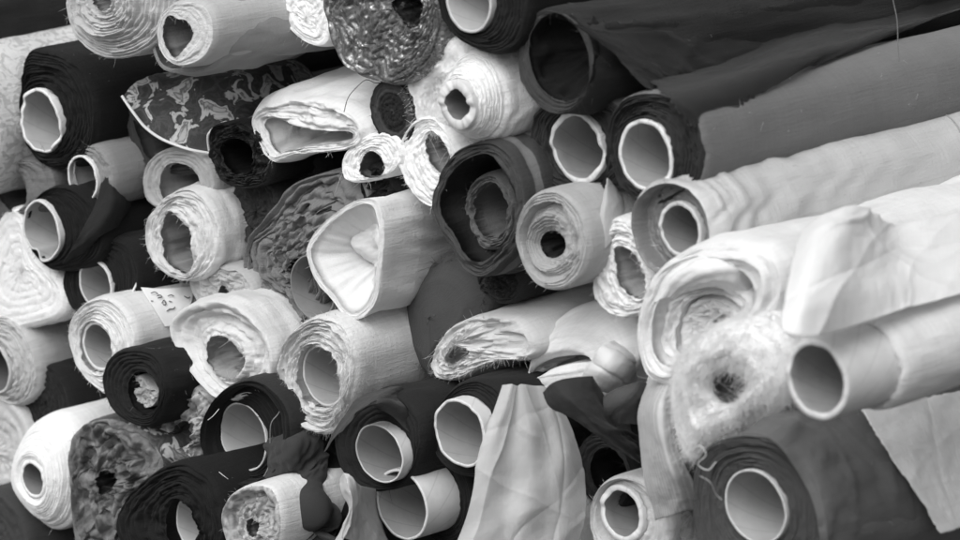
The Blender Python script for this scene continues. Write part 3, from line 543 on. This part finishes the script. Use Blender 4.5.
roll('M38', 'smooth white cone wound roll with a dark round hole', [(14, 478), (18, 450), (30, 430), (48, 419), (62, 421), (73, 440), (78, 470), (75, 500), (66, 521), (50, 526), (32, 511), (20, 495)], 246, tube=dict(at=('c', 34, 479, 19), v=235, vin=129, t=.004, stick=.002), dz=0.0091, layers=14, groove=.0006, rag=.0006, prof=((0, .0), (.3, .014), (.8, .026), (1, .022)), lip=.006)
roll('M39', 'crumpled bundle of dark and light figured cloth beside the white cone roll', [(70, 470), (72, 440), (85, 425), (110, 419), (140, 430), (158, 450), (160, 475), (147, 490), (130, 500), (122, 525), (112, 548), (80, 548), (72, 510)], 140, hole=[(95, 480), (104, 470), (114, 476), (112, 490), (100, 494)], dz=0.0471, layers=6, kind='brocade', groove=0.006, rag=0.005, crumple=0.16, warp=0.7, mottle=.6, fray=200, fraylen=.004, holev=40, L=0.6, facekind='marl', facev=105)
roll('M40', 'black ribbed roll at the bottom with a slice of pale tube', [(118, 532), (122, 505), (140, 485), (165, 468), (190, 466), (212, 485), (222, 515), (220, 550), (190, 572), (140, 572)], 30, tube=dict(at=('c', 181, 526, 27, .8), v=200, vin=190, t=.002, stick=-.012), dz=0.0952, layers=11, groove=0.0022, rag=0.004, sheen=.3, warp=0.4)
roll('M41', 'lace patterned roll with a pale rim at the bottom edge', [(222, 522), (228, 500), (245, 488), (265, 487), (276, 500), (279, 530), (267, 557), (235, 557)], 215, hole=('c', 252, 528, 9), dz=0.14, layers=5, facekind='lace', facev=165, prof=((0, 0), (.12, 0), (.2, -.012), (1, -.014)), holev=90, groove=.003, crumple=.1, L=0.6)
roll('M42', 'dark roll hidden beneath crumpled black cloth at the bottom', ('c', 300, 500, 52), 36, dz=0.0844, layers=5, bumpw=.004, L=0.08)
roll('M44', 'small grey roll low in the pile beside the hanging white cloth', [(437, 527), (442, 505), (455, 492), (472, 488), (484, 510), (480, 545), (455, 557), (442, 545)], 172, hole=('c', 458, 528, 22), dz=0.08, layers=4, holev=95, groove=.003)
roll('M45', 'white roll whose wound end shows through the hanging sheer cloth', ('c', 538, 529, 50), 235, hole=('c', 537, 530, 8), dz=0.098, layers=8, groove=.004, rag=.003)
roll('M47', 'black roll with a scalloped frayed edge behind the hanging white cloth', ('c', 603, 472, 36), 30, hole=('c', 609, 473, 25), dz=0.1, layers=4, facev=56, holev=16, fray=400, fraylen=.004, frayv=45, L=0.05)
roll('M48', 'cream roll with a thick rimmed tube at the bottom edge', [(590, 517), (595, 495), (607, 482), (625, 478), (645, 485), (662, 505), (668, 532), (657, 557), (622, 567), (598, 547)], 218, tube=dict(at=('c', 624, 513, 29), v=228, vin=140, t=.006, stick=.004, jag=.0015), dz=0.1339, layers=4, groove=.003, facev=200, prof=((0, 0), (.4, -.002), (.55, -.012), (1, -.008)))
roll('M50', 'grey lacy roll wedged under the fluffy wadding roll', ('c', 700, 500, 50), 130, dz=0.1511, layers=5, kind='plain', crumple=.2, fray=300, fraylen=.008, frayv=180)
roll('M52', 'pale lacy roll cut by the photo edge beside the white cone roll', ('c', -6, 452, 62), 190, dz=-0.0361, kind='plain', layers=5, crumple=0.05, groove=0.002, fray=300, fraylen=.006)
roll('M53', 'dark grey roll in the bottom corner under the white cone roll', ('c', -4, 545, 52), 62, dz=0.0106, layers=5)
# ================================================================== loose cloth
W = fabric(238, 'plain', .9, .3, .6, .08, 1, .15)
sheet('loose_flap', [[(803, 230, -.105), (826, 214, -.09), (850, 208, -.085), (872, 214, -.10), (896, 224, -.11), (930, 219, -.11), (990, 208, -.11)],
                [(792, 258, -.07), (816, 243, -.045), (843, 236, -.042), (868, 241, -.06), (892, 246, -.085), (932, 247, -.075), (990, 236, -.075)],
                [(785, 286, -.042), (808, 277, -.018), (842, 268, -.016), (872, 266, -.034), (900, 262, -.065), (935, 263, -.055), (990, 252, -.05)],
                [(782, 312, -.022), (805, 304, .0), (840, 296, .004), (876, 290, -.008), (905, 284, -.022), (938, 280, -.02), (990, 268, -.02)],
                [(782, 332, -.006), (804, 336, .010), (838, 331, .012), (880, 317, .008), (908, 308, .004), (940, 300, .004), (990, 287, .002)]], W, parent='T16', along=(800, 0.4151), wr=.0018, wf=11, seed=3, nu=110, nv=140, creases=[(.5, 1, .62, .0028, .016), (-.6, 1, .25, .003, .018), (1, .35, .72, -.0015, .014), (.25, 1, .88, .002, .014)])
sheet('loose_flap', [[(861, 411, ('T18', .024)), (905, 401, ('T18', .024)), (945, 394, ('T18', .024)), (990, 384, ('T18', .024))],
                [(884, 445, ('T18', .022)), (920, 437, ('T18', .022)), (955, 432, ('T18', .022)), (995, 425, ('T18', .022))],
                [(912, 488, ('T18', .022)), (940, 482, ('T18', .022)), (965, 478, ('T18', .022)), (1000, 470, ('T18', .022))],
                [(941, 534, ('T18', .03)), (960, 528, ('T18', .03)), (980, 522, ('T18', .03)), (1005, 515, ('T18', .03))]], fabric(232, 'plain', .9, .2, 1, .12), parent='T16', wr=.0014, seed=5, ragged=.0009, creases=[(1, .5, .6, .0012, .01), (.2, 1, .5, -.0012, .01), (1, -.7, .2, .001, .01)])
sheet('draped_cloth', [[(122, 97, 0.0100), (145, 127, 0.0150), (176, 145, 0.0150), (209, 153, 0.0100)],
                [(138, 81, -0.0100), (168, 102, 0.0000), (196, 122, 0.0000), (222, 127, -0.0050)],
                [(168, 71, -0.0300), (205, 85, -0.0150), (232, 105, -0.0150), (258, 122, -0.0200)],
                [(215, 64, -0.0700), (248, 74, -0.0400), (272, 92, -0.0450), (290, 118, -0.0600)],
                [(270, 54, -0.1200), (300, 62, -0.1000), (318, 82, -0.1000), (330, 110, -0.1100)]], fabric(110, 'brocade', .7, .2, 1, .3), label='dark brocade cloth with pale flowers and a white selvedge thrown over a roll', cat='cloth', wr=.002, nu=110, nv=110, seed=2)
VEIL = fabric(48, 'plain', .8, .3, .6, .2, .8)
sheet('loose_flap', [[(560, 16, 0.1954), (600, 30, 0.1754), (680, 30, 0.0954), (800, 10, -0.0546)],
                [(620, 60, 0.1754), (650, 70, 0.1554), (700, 70, 0.0954), (820, 30, -0.0546)],
                [(655, 100, 0.1654), (690, 102, 0.1154), (740, 95, 0.0554), (840, 52, -0.0746)]], fabric(46, 'plain', .8, .4, .6, .2, .8), parent='T8', wr=.004, wf=12, seed=8, creases=[(.6, 1, .5, .003, .014), (1, .3, .6, -.003, .014), (-.4, 1, .3, .003, .014), (.2, 1, .75, .003, .014)])
sheet('sheer_veil', [[(612, 52, 0.1804), (640, 60, 0.1654), (670, 70, 0.1254)],
                [(640, 82, 0.1754), (668, 88, 0.1454), (700, 92, 0.0954)],
                [(672, 112, 0.1604), (694, 118, 0.1354), (722, 118, 0.0854)],
                [(690, 150, 0.1504), (706, 160, 0.1254), (722, 165, 0.0954)]], fabric(60, 'plain', .8, .3, .6, .2, .45), parent='T8', wr=.002, seed=9)
sheet('loose_flap', [[(104, 176, 0.0013), (112, 172, 0.0013), (132, 178, -0.0387), (150, 196, -0.0987)],
                [(98, 200, 0.0113), (115, 200, 0.0113), (132, 204, -0.0287), (147, 215, -0.0887)],
                [(80, 235, 0.0213), (102, 228, 0.0213), (122, 226, -0.0187), (140, 228, -0.0687)],
                [(62, 264, 0.0113), (85, 254, 0.0113), (108, 246, -0.0187), (132, 238, -0.0587)]], fabric(38, 'plain', .8, .5, .6, .2), parent='M6', wr=.002, seed=4)
sheet('loose_flap', [[(110, 236, -0.0350), (128, 232, -0.0450), (148, 228, -0.0650)], [(118, 255, -0.0350), (140, 262, -0.0450), (160, 275, -0.0750)], [(140, 288, -0.0450), (158, 286, -0.0650), (176, 282, -0.0850)]], fabric(42, 'plain', .8, .5, .6, .2), parent='M7', wr=.002, seed=6)
PAPER = fabric(250, 'plain', .7, 0, .3, .04)
sheet('paper_label', [[(141, 287, ('M11', .010)), (165, 288, ('M11', .010)), (196, 286, ('M11', .010))],
                [(152, 305, ('M11', .010)), (170, 305, ('M11', .010)), (192, 301, ('M11', .010))],
                [(165, 327, ('M11', .010)), (176, 325, ('M11', .010)), (188, 315, ('M11', .010))]], PAPER, parent='M11', wr=.0006, thick=.0004, seed=1)
INK = fabric(70, 'plain', .9, 0, .2, .1)
for q in ([(151, 293), (155, 292), (158, 294)], [(157, 296), (160, 295), (162, 297), (158, 298)], [(168, 296), (171, 295), (174, 296)], [(162, 303), (164, 300), (166, 303), (165, 305), (163, 304)], [(169, 301), (172, 302)], [(167, 311), (170, 309), (173, 309), (175, 307)], [(184, 296), (188, 298), (190, 297)], [(176, 318), (178, 319)], [(151, 301), (153, 301)]):
    wire('pencil_mark', ROLLS['M11']['root'], ROLLS['M11']['loc'], [on_cyl(x, y, 'M11', .0112) for x, y in q], .0005, INK, 12)
wire('string_tie', ROLLS['M11']['root'], ROLLS['M11']['loc'], [on_cyl(132, 294, 'M11', .001), on_cyl(134, 289, 'M11', .006), on_cyl(137, 283, 'M11', .012)], .0011, W, 12)
roll_core = roll('M13c', 'crushed_core', [(134, 379), (141, 376), (147, 386), (157, 393), (153, 405), (142, 407), (135, 396)], 170, dz=0.0619, layers=2, parent='M13', L=.05, crumple=.1, lip=.001, groove=.001)
sheet('loose_flap', [[(738, 437, ('T18', .012)), (762, 420, ('T18', .026)), (792, 406, ('T18', .018)), (830, 396, ('T18', .014)), (880, 385, ('T18', .012))],
                [(772, 444, ('T18', .018)), (792, 430, ('T18', .026)), (815, 422, ('T18', .018)), (860, 414, ('T18', .014)), (910, 405, ('T18', .012))],
                [(806, 480, ('T18', .014)), (818, 470, ('T18', .02)), (842, 460, ('T18', .015)), (890, 450, ('T18', .013)), (940, 442, ('T18', .012))],
                [(822, 535, ('T18', .014)), (834, 525, ('T18', .02)), (862, 515, ('T18', .015)), (915, 505, ('T18', .013)), (965, 498, ('T18', .012))],
                [(826, 585, ('T18', .014)), (840, 580, ('T18', .02)), (872, 570, ('T18', .015)), (930, 560, ('T18', .013)), (980, 552, ('T18', .012))]], fabric(98, 'plain', .8, .3, .8, .25), parent='T18', wr=.0055, wf=13, wdir=(.5, 1), seed=31, creases=[(.2, 1, .38, .003, .01), (.1, 1, .55, -.003, .012), (.4, 1, .8, .003, .012), (-.2, 1, .45, .002, .008)])
# white hanging cloth, low middle
SH = fabric(225, 'plain', .85, .3, .6, .1, .58, .2)
HX = [(503, 385, .150, 0), (509, 384, .156, 1), (517, 386, .150, 0), (525, 384, .154, 1), (534, 386, .146, 0), (545, 387, .142, 1), (556, 396, .125, 0)]
HB = [(446, 575), (468, 575), (494, 575), (516, 575), (538, 575), (556, 575), (574, 570)]
hg = []
for t in (0, .12, .25, .4, .55, .7, .85, 1):
    row = []
    for c, ((x0, y0, z0, k), (x1, y1)) in enumerate(zip(HX, HB)):
        bx = 20 * math.sin(t * 3.14) * (c / 6) ** 1.3 + 5 * noise(t * 3, c * .7, 1.5)
        row.append((x0 + (x1 - x0) * t + bx, y0 + (y1 - y0) * t - 3 * c * t * (1 - t), z0 + (.185 - .013 * c - z0) * t * .75 + (.0008 if k else -.0004) * min(1, t * 3) * (1 + .9 * noise(t * 4, c, 3.1)) + .010 + .002 * noise(t * 5 + c * .6, 2, 1)))
    hg.append(row)
sheet('hanging_cloth', hg, SH, label='pale sheer cloth hanging in a pointed sheet over the lower rolls', cat='cloth', wr=.0005, wf=40, seed=12, nu=150, nv=170, creases=[(1, -.30, .42, .0026, .012), (.18, 1, .24, .0035, .012), (.7, .5, .78, -.0018, .010), (-.25, 1, .55, .003, .016), (.15, 1, .85, -.003, .012), (1, .1, .2, -.0012, .01)])
DK = fabric(52, 'plain', .8, .4, .6, .2)
sheet('dark_cloth', [[(544, 392, 0.1900), (556, 382, 0.2000), (590, 377, 0.1800), (600, 385, 0.1500)],
                [(552, 410, 0.1900), (572, 402, 0.2100), (600, 400, 0.1800), (612, 410, 0.1400)],
                [(580, 424, 0.1900), (596, 424, 0.2000), (614, 425, 0.1700), (626, 428, 0.1300)],
                [(608, 446, 0.1700), (622, 444, 0.1700), (632, 442, 0.1400), (642, 442, 0.1200)],
                [(636, 462, 0.1400), (642, 462, 0.1400), (646, 460, 0.1200), (650, 458, 0.1100)]], DK, label='dark folded strip of cloth lying over the hanging pale sheet', cat='cloth', wr=.002, seed=13)
sheet('dark_cloth', [[(604, 396, 0.1800), (620, 387, 0.1800), (640, 382, 0.1800), (655, 386, 0.1600)],
                [(606, 412, 0.1800), (622, 404, 0.1850), (638, 398, 0.1800), (648, 402, 0.1600)],
                [(612, 428, 0.1700), (625, 425, 0.1700), (638, 425, 0.1650), (648, 425, 0.1500)]], fabric(80, 'plain', .8, .4, .6, .2, .85), label='small dark sheer fold behind the dark folded strip', cat='cloth', wr=.002, seed=14)
sheet('loose_flap', [[(650, 376, 0.1683), (660, 372, 0.1883), (672, 370, 0.2033), (684, 370, 0.1983)],
                [(638, 410, 0.1783), (648, 408, 0.2033), (660, 407, 0.2233), (672, 408, 0.2133)],
                [(639, 448, 0.1783), (650, 447, 0.2083), (663, 446, 0.2283), (676, 447, 0.2183)],
                [(646, 485, 0.1783), (658, 483, 0.2033), (674, 481, 0.2233), (694, 484, 0.2083)],
                [(656, 520, 0.1683), (670, 516, 0.1883), (684, 512, 0.1983), (702, 510, 0.1883)]], fabric(208, 'ribs', .8, .3, .6, .08, 1, .2), parent='T15', wr=.0012, seed=15, nu=90)
sheet('loose_flap', [[(598, 250, 0.1710), (606, 248, 0.1710), (616, 235, 0.1610), (628, 222, 0.1410)], [(599, 215, 0.1710), (606, 208, 0.1710), (616, 205, 0.1610), (627, 208, 0.1410)], [(604, 185, 0.1610), (608, 178, 0.1610), (614, 184, 0.1510), (622, 194, 0.1410)]], fabric(205, 'plain', .9, .2, .6, .1, 1, .2), parent='M28', wr=.001, seed=16)
sheet('loose_flap', [[(578, 385, 0.1381), (590, 362, 0.1531), (604, 345, 0.1531), (632, 334, 0.1131)], [(592, 388, 0.1481), (604, 368, 0.1631), (618, 352, 0.1531), (640, 346, 0.1131)], [(612, 392, 0.1431), (622, 376, 0.1531), (632, 362, 0.1431), (646, 356, 0.1131)], [(630, 392, 0.1231), (638, 380, 0.1231), (644, 368, 0.1131), (652, 362, 0.0931)]], fabric(232, 'plain', .9, .3, .6, .1, 1, .2), parent='M32', wr=.001, seed=17, creases=[(.2, 1, .35, -.003, .012), (.1, 1, .6, -.003, .01), (.15, 1, .8, -.0025, .01)])
sheet('loose_flap', [[(322, 452, 0.1284), (336, 425, 0.1384), (356, 400, 0.1384), (372, 389, 0.1284)], [(350, 420, 0.1584), (362, 408, 0.1584), (378, 398, 0.1484), (398, 386, 0.1184)], [(372, 404, 0.1484), (386, 402, 0.1484), (398, 402, 0.1284), (414, 392, 0.0984)], [(412, 432, 0.1284), (416, 425, 0.1184), (422, 412, 0.1084), (432, 398, 0.0784)]], fabric(66, 'plain', .8, .4, .6, .2), parent='M33', wr=.002, seed=18)
sheet('loose_flap', [[(402, 392, 0.0846), (420, 388, 0.0846), (445, 382, 0.0746), (470, 375, 0.0546)], [(404, 410, 0.0946), (422, 408, 0.0946), (440, 404, 0.0846), (462, 392, 0.0546)], [(414, 432, 0.0946), (424, 430, 0.0946), (434, 426, 0.0846), (446, 412, 0.0646)]], fabric(50, 'plain', .8, .4, .6, .2), parent='M34', wr=.003, seed=19)
sheet('crumpled_cloth', [[(272, 425, 0.0800), (300, 432, 0.0800), (325, 438, 0.0800), (350, 452, 0.0600)], [(266, 455, 0.1000), (290, 450, 0.1200), (318, 460, 0.0900), (345, 475, 0.0800)], [(270, 490, 0.1100), (292, 486, 0.1000), (312, 500, 0.1200), (338, 500, 0.0800)], [(268, 520, 0.1100), (292, 520, 0.1200), (315, 525, 0.1000), (338, 528, 0.1000)], [(262, 560, 0.1200), (290, 560, 0.1100), (315, 560, 0.1200), (340, 560, 0.1000)]], fabric(58, 'plain', .8, .4, .6, .3), label='crumpled dark cloth stuffed between rolls at the bottom', cat='cloth', wr=.012, wf=22, seed=20, nu=100, nv=100)
LT = fabric(200, 'plain', .9, .3, .6, .15, 1, .15)
sheet('folded_cloth', [[(335, 478, 0.1700), (345, 473, 0.1800), (356, 484, 0.1700), (376, 489, 0.1100)], [(338, 492, 0.1800), (350, 488, 0.1900), (360, 498, 0.1600), (374, 506, 0.1100)], [(345, 512, 0.1800), (353, 508, 0.1900), (364, 518, 0.1600), (378, 526, 0.1100)], [(328, 545, 0.1800), (343, 540, 0.1900), (366, 545, 0.1600), (388, 550, 0.1100)]], LT, label='pale folded cloth with a rolled corner next to the bare tubes', cat='cloth', wr=.004, wf=18, seed=21)
sheet('loose_flap', [[(600, 22, ('T8', .004)), (690, 20, ('T8', .004)), (800, 0, ('T8', .004)), (980, -50, ('T8', .004))],
                [(640, 66, ('T8', .004)), (710, 60, ('T8', .006)), (810, 34, ('T8', .006)), (980, -5, ('T8', .004))],
                [(668, 98, ('T10', .012)), (722, 84, ('T10', .012)), (800, 58, ('T10', .010)), (980, 4, ('T8', .006))],
                [(690, 128, ('T10', .005)), (736, 106, ('T10', .004)), (780, 82, ('T10', .004)), (835, 50, ('T10', .006))]], fabric(54, 'plain', .8, .5, .6, .2, .42), parent='T8', wr=.0025, wf=10, seed=41, ragged=.004)
sheet('folded_layer', [[(652, 306, .226), (668, 274, .232), (700, 256, .232), (740, 256, .226), (768, 276, .20)],
                [(657, 300, .236), (676, 277, .244), (704, 264, .246), (738, 266, .24), (758, 286, .215)],
                [(666, 300, .238), (684, 284, .244), (708, 275, .246), (734, 279, .24), (750, 298, .22)],
                [(674, 303, .228), (690, 292, .232), (708, 286, .232), (728, 290, .226), (742, 304, .212)]], fabric(246, 'plain', .9, .3, .6, .1, 1, .15), parent='T13', wr=.0018, wf=24, seed=51, pleat=(.0006, 500, 1, .2))
sheet('crumpled_core', [[(366, 222, .075), (378, 212, .08), (392, 214, .07), (404, 226, .05)], [(362, 242, .07), (376, 236, .10), (390, 238, .095), (408, 244, .06)], [(366, 264, .07), (380, 262, .10), (394, 264, .09), (410, 264, .05)], [(374, 292, .07), (384, 286, .08), (396, 284, .07), (404, 282, .05)]], fabric(250, 'plain', .9, .3, .6, .1, 1, .2), parent='M18', wr=.007, wf=26, seed=44)
# rolled white selvedges and threads
SV = fabric(232, 'plain', .9, .2, .6, .1)
def part_wire(nm, parent, pts, rad, mat, n=40):
    R = ROLLS[parent]; wire(nm, R['root'], R['loc'], [pt(p) for p in pts], rad, mat, n)
bc = bpy.data.objects['draped_cloth']
wire('selvedge', bc, np.array(bc.location), [pt(p) for p in [(122, 96, 0.0160), (133, 112, 0.0200), (145, 127, 0.0200), (160, 138, 0.0200), (176, 145, 0.0200), (192, 150, 0.0200), (209, 153, 0.0150)]], .0016, SV)
part_wire('selvedge', 'M2b', [(209, 150, 0.0147), (208, 136, 0.0197), (214, 128, 0.0197), (226, 122, 0.0147), (229, 127, 0.0147), (222, 132, 0.0147)], .0014, SV)
TH_ = fabric(150, 'plain', .9, .2, .6, .1)
part_wire('loose_thread', 'M36', [(285, 402, 0.0982), (278, 414, 0.1032), (271, 424, 0.1032), (270, 445, 0.0982), (269, 465, 0.0982), (262, 480, 0.0982)], .0005, TH_)
part_wire('loose_thread', 'T10', [(792, 72, 0.0479), (794, 85, 0.0579), (791, 96, 0.0579), (793, 106, 0.0479)], .0007, fabric(40))
part_wire('loose_thread', 'T10', [(762, 86, 0.0479), (764, 96, 0.0579), (766, 110, 0.0579), (766, 124, 0.0479)], .0005, fabric(40))
part_wire('loose_thread', 'M20', [(344, 112, .09), (348, 98, .09), (356, 88, .085), (366, 80, .07), (376, 83, .06), (388, 82, .05)], .0004, fabric(70))
part_wire('loose_thread', 'M36', [(208, 420, .125), (213, 416, .128), (219, 409, .125)], .0004, fabric(215))
part_wire('loose_thread', 'M36', [(219, 472, .125), (224, 476, .127), (228, 479, .125)], .0004, fabric(200))
part_wire('loose_thread', 'T15', [(690, 452, .30), (700, 446, .305), (706, 455, .305), (698, 464, .30), (708, 470, .30), (716, 462, .30)], .0006, fabric(200))
part_wire('loose_thread', 'T15', [(700, 476, .30), (710, 482, .305), (716, 494, .30), (722, 500, .30)], .0005, fabric(150))
part_wire('loose_thread', 'M19', [(322, 434, .12), (318, 440, .125), (322, 446, .12)], .0005, fabric(40))
part_wire('loose_thread', 'T8', [(893, 0, .0), (897, 20, .0), (898, 44, .0), (899, 62, .0)], .0005, fabric(120))
R11 = ROLLS['T11']; kk = int(np.argmin(np.abs(((R11['body'].mean(1) - R11['face'][0].mean(0)) @ AX) - .36)))
rg = R11['body'][kk][::6]; rg = R11['c'] + R11['d'] * ((rg - R11['c']) @ R11['d']).mean() + (rg - (R11['c'] + R11['d'] * ((rg - R11['c']) @ R11['d']).mean())) * 1.006
wire('seam', R11['root'], R11['loc'], np.vstack([rg, rg[:1]]), .0011, fabric(150), 120)
for rid, n_, tone in (('T8', 90, 120), ('T10', 120, 190), ('T18', 120, 170), ('M1', 60, 140), ('M40', 60, 140), ('M13', 50, 140), ('M6', 50, 150), ('T11', 60, 90), ('M19', 60, 90), ('M29', 50, 170)):
    R = ROLLS[rid]; b = R['body'][4:60].reshape(-1, 3)
    strands('lint', R['root'], R['loc'], b, R['c'], n_, .0035, fabric(tone, 'plain', .9, .2, 1, .2), 77 + n_, rad=.00022, spread=2.5)
# ================================================================== ground, light, camera
gz = min((o.location.z for o in bpy.data.objects if o.type == 'EMPTY'), default=0) - .002
me = bpy.data.meshes.new('ground'); s_ = 60
me.from_pydata([(-s_, -s_, gz), (s_, -s_, gz), (s_, s_, gz), (-s_, s_, gz)], [], [(0, 1, 2, 3)])
g = bpy.data.objects.new('ground', me); COL.objects.link(g); g['kind'] = 'structure'; g['label'] = 'dark ground under the pile of rolls'
gm = bpy.data.materials.new('ground'); gm.use_nodes = True; nt = gm.node_tree; b = nt.nodes['Principled BSDF']; b.inputs['Roughness'].default_value = .9
n = nd(nt, 'ShaderNodeTexNoise', Scale=60.0, Detail=6.0); tc = nd(nt, 'ShaderNodeTexCoord'); nt.links.new(tc.outputs['Object'], n.inputs['Vector'])
r = nd(nt, 'ShaderNodeValToRGB'); r.color_ramp.elements[0].color = grey(.03); r.color_ramp.elements[1].color = grey(.08); nt.links.new(n.outputs['Fac'], r.inputs[0]); nt.links.new(r.outputs[0], b.inputs['Base Color'])
me.materials.append(gm)

SUN_DIR = np.array([-.36, -.58, .80]); SUN_DIR /= np.linalg.norm(SUN_DIR)     # towards the light
el = math.asin(SUN_DIR[2]); az = math.atan2(SUN_DIR[0], SUN_DIR[1])
w = bpy.data.worlds.new('World'); S.world = w; w.use_nodes = True; nt = w.node_tree; bg = nt.nodes['Background']
sky = nd(nt, 'ShaderNodeTexSky'); sky.sky_type = 'NISHITA'; sky.sun_disc = False; sky.sun_elevation = el; sky.sun_rotation = az; sky.dust_density = 4.0
bw = nd(nt, 'ShaderNodeRGBToBW'); nt.links.new(sky.outputs[0], bw.inputs[0]); nt.links.new(bw.outputs[0], bg.inputs[0]); bg.inputs[1].default_value = .13
sl = bpy.data.lights.new('sun', 'SUN'); sl.energy = 1.5; sl.angle = math.radians(50); so = bpy.data.objects.new('sun', sl); COL.objects.link(so)
from mathutils import Vector, Matrix
so.rotation_euler = Vector(-SUN_DIR).to_track_quat('-Z', 'Y').to_euler()
cd = bpy.data.cameras.new('camera'); cd.sensor_width = 36; cd.lens = 36 * FPX / 960; cd.clip_end = 500; cd.clip_start = .05
cd.dof.use_dof = True; cd.dof.focus_distance = DIST - .04; cd.dof.aperture_fstop = 6.5
co = bpy.data.objects.new('camera', cd); COL.objects.link(co); co.location = CAM
co.rotation_euler = Matrix((R_, U_, -F_)).transposed().to_euler(); S.camera = co
S.view_settings.view_transform = 'Standard'; S.view_settings.look = 'None'; S.view_settings.exposure = EXPO; S.view_settings.gamma = 1
S.cycles.max_bounces = 8; S.cycles.diffuse_bounces = 4; S.cycles.transparent_max_bounces = 16
S.cycles.use_denoising = True
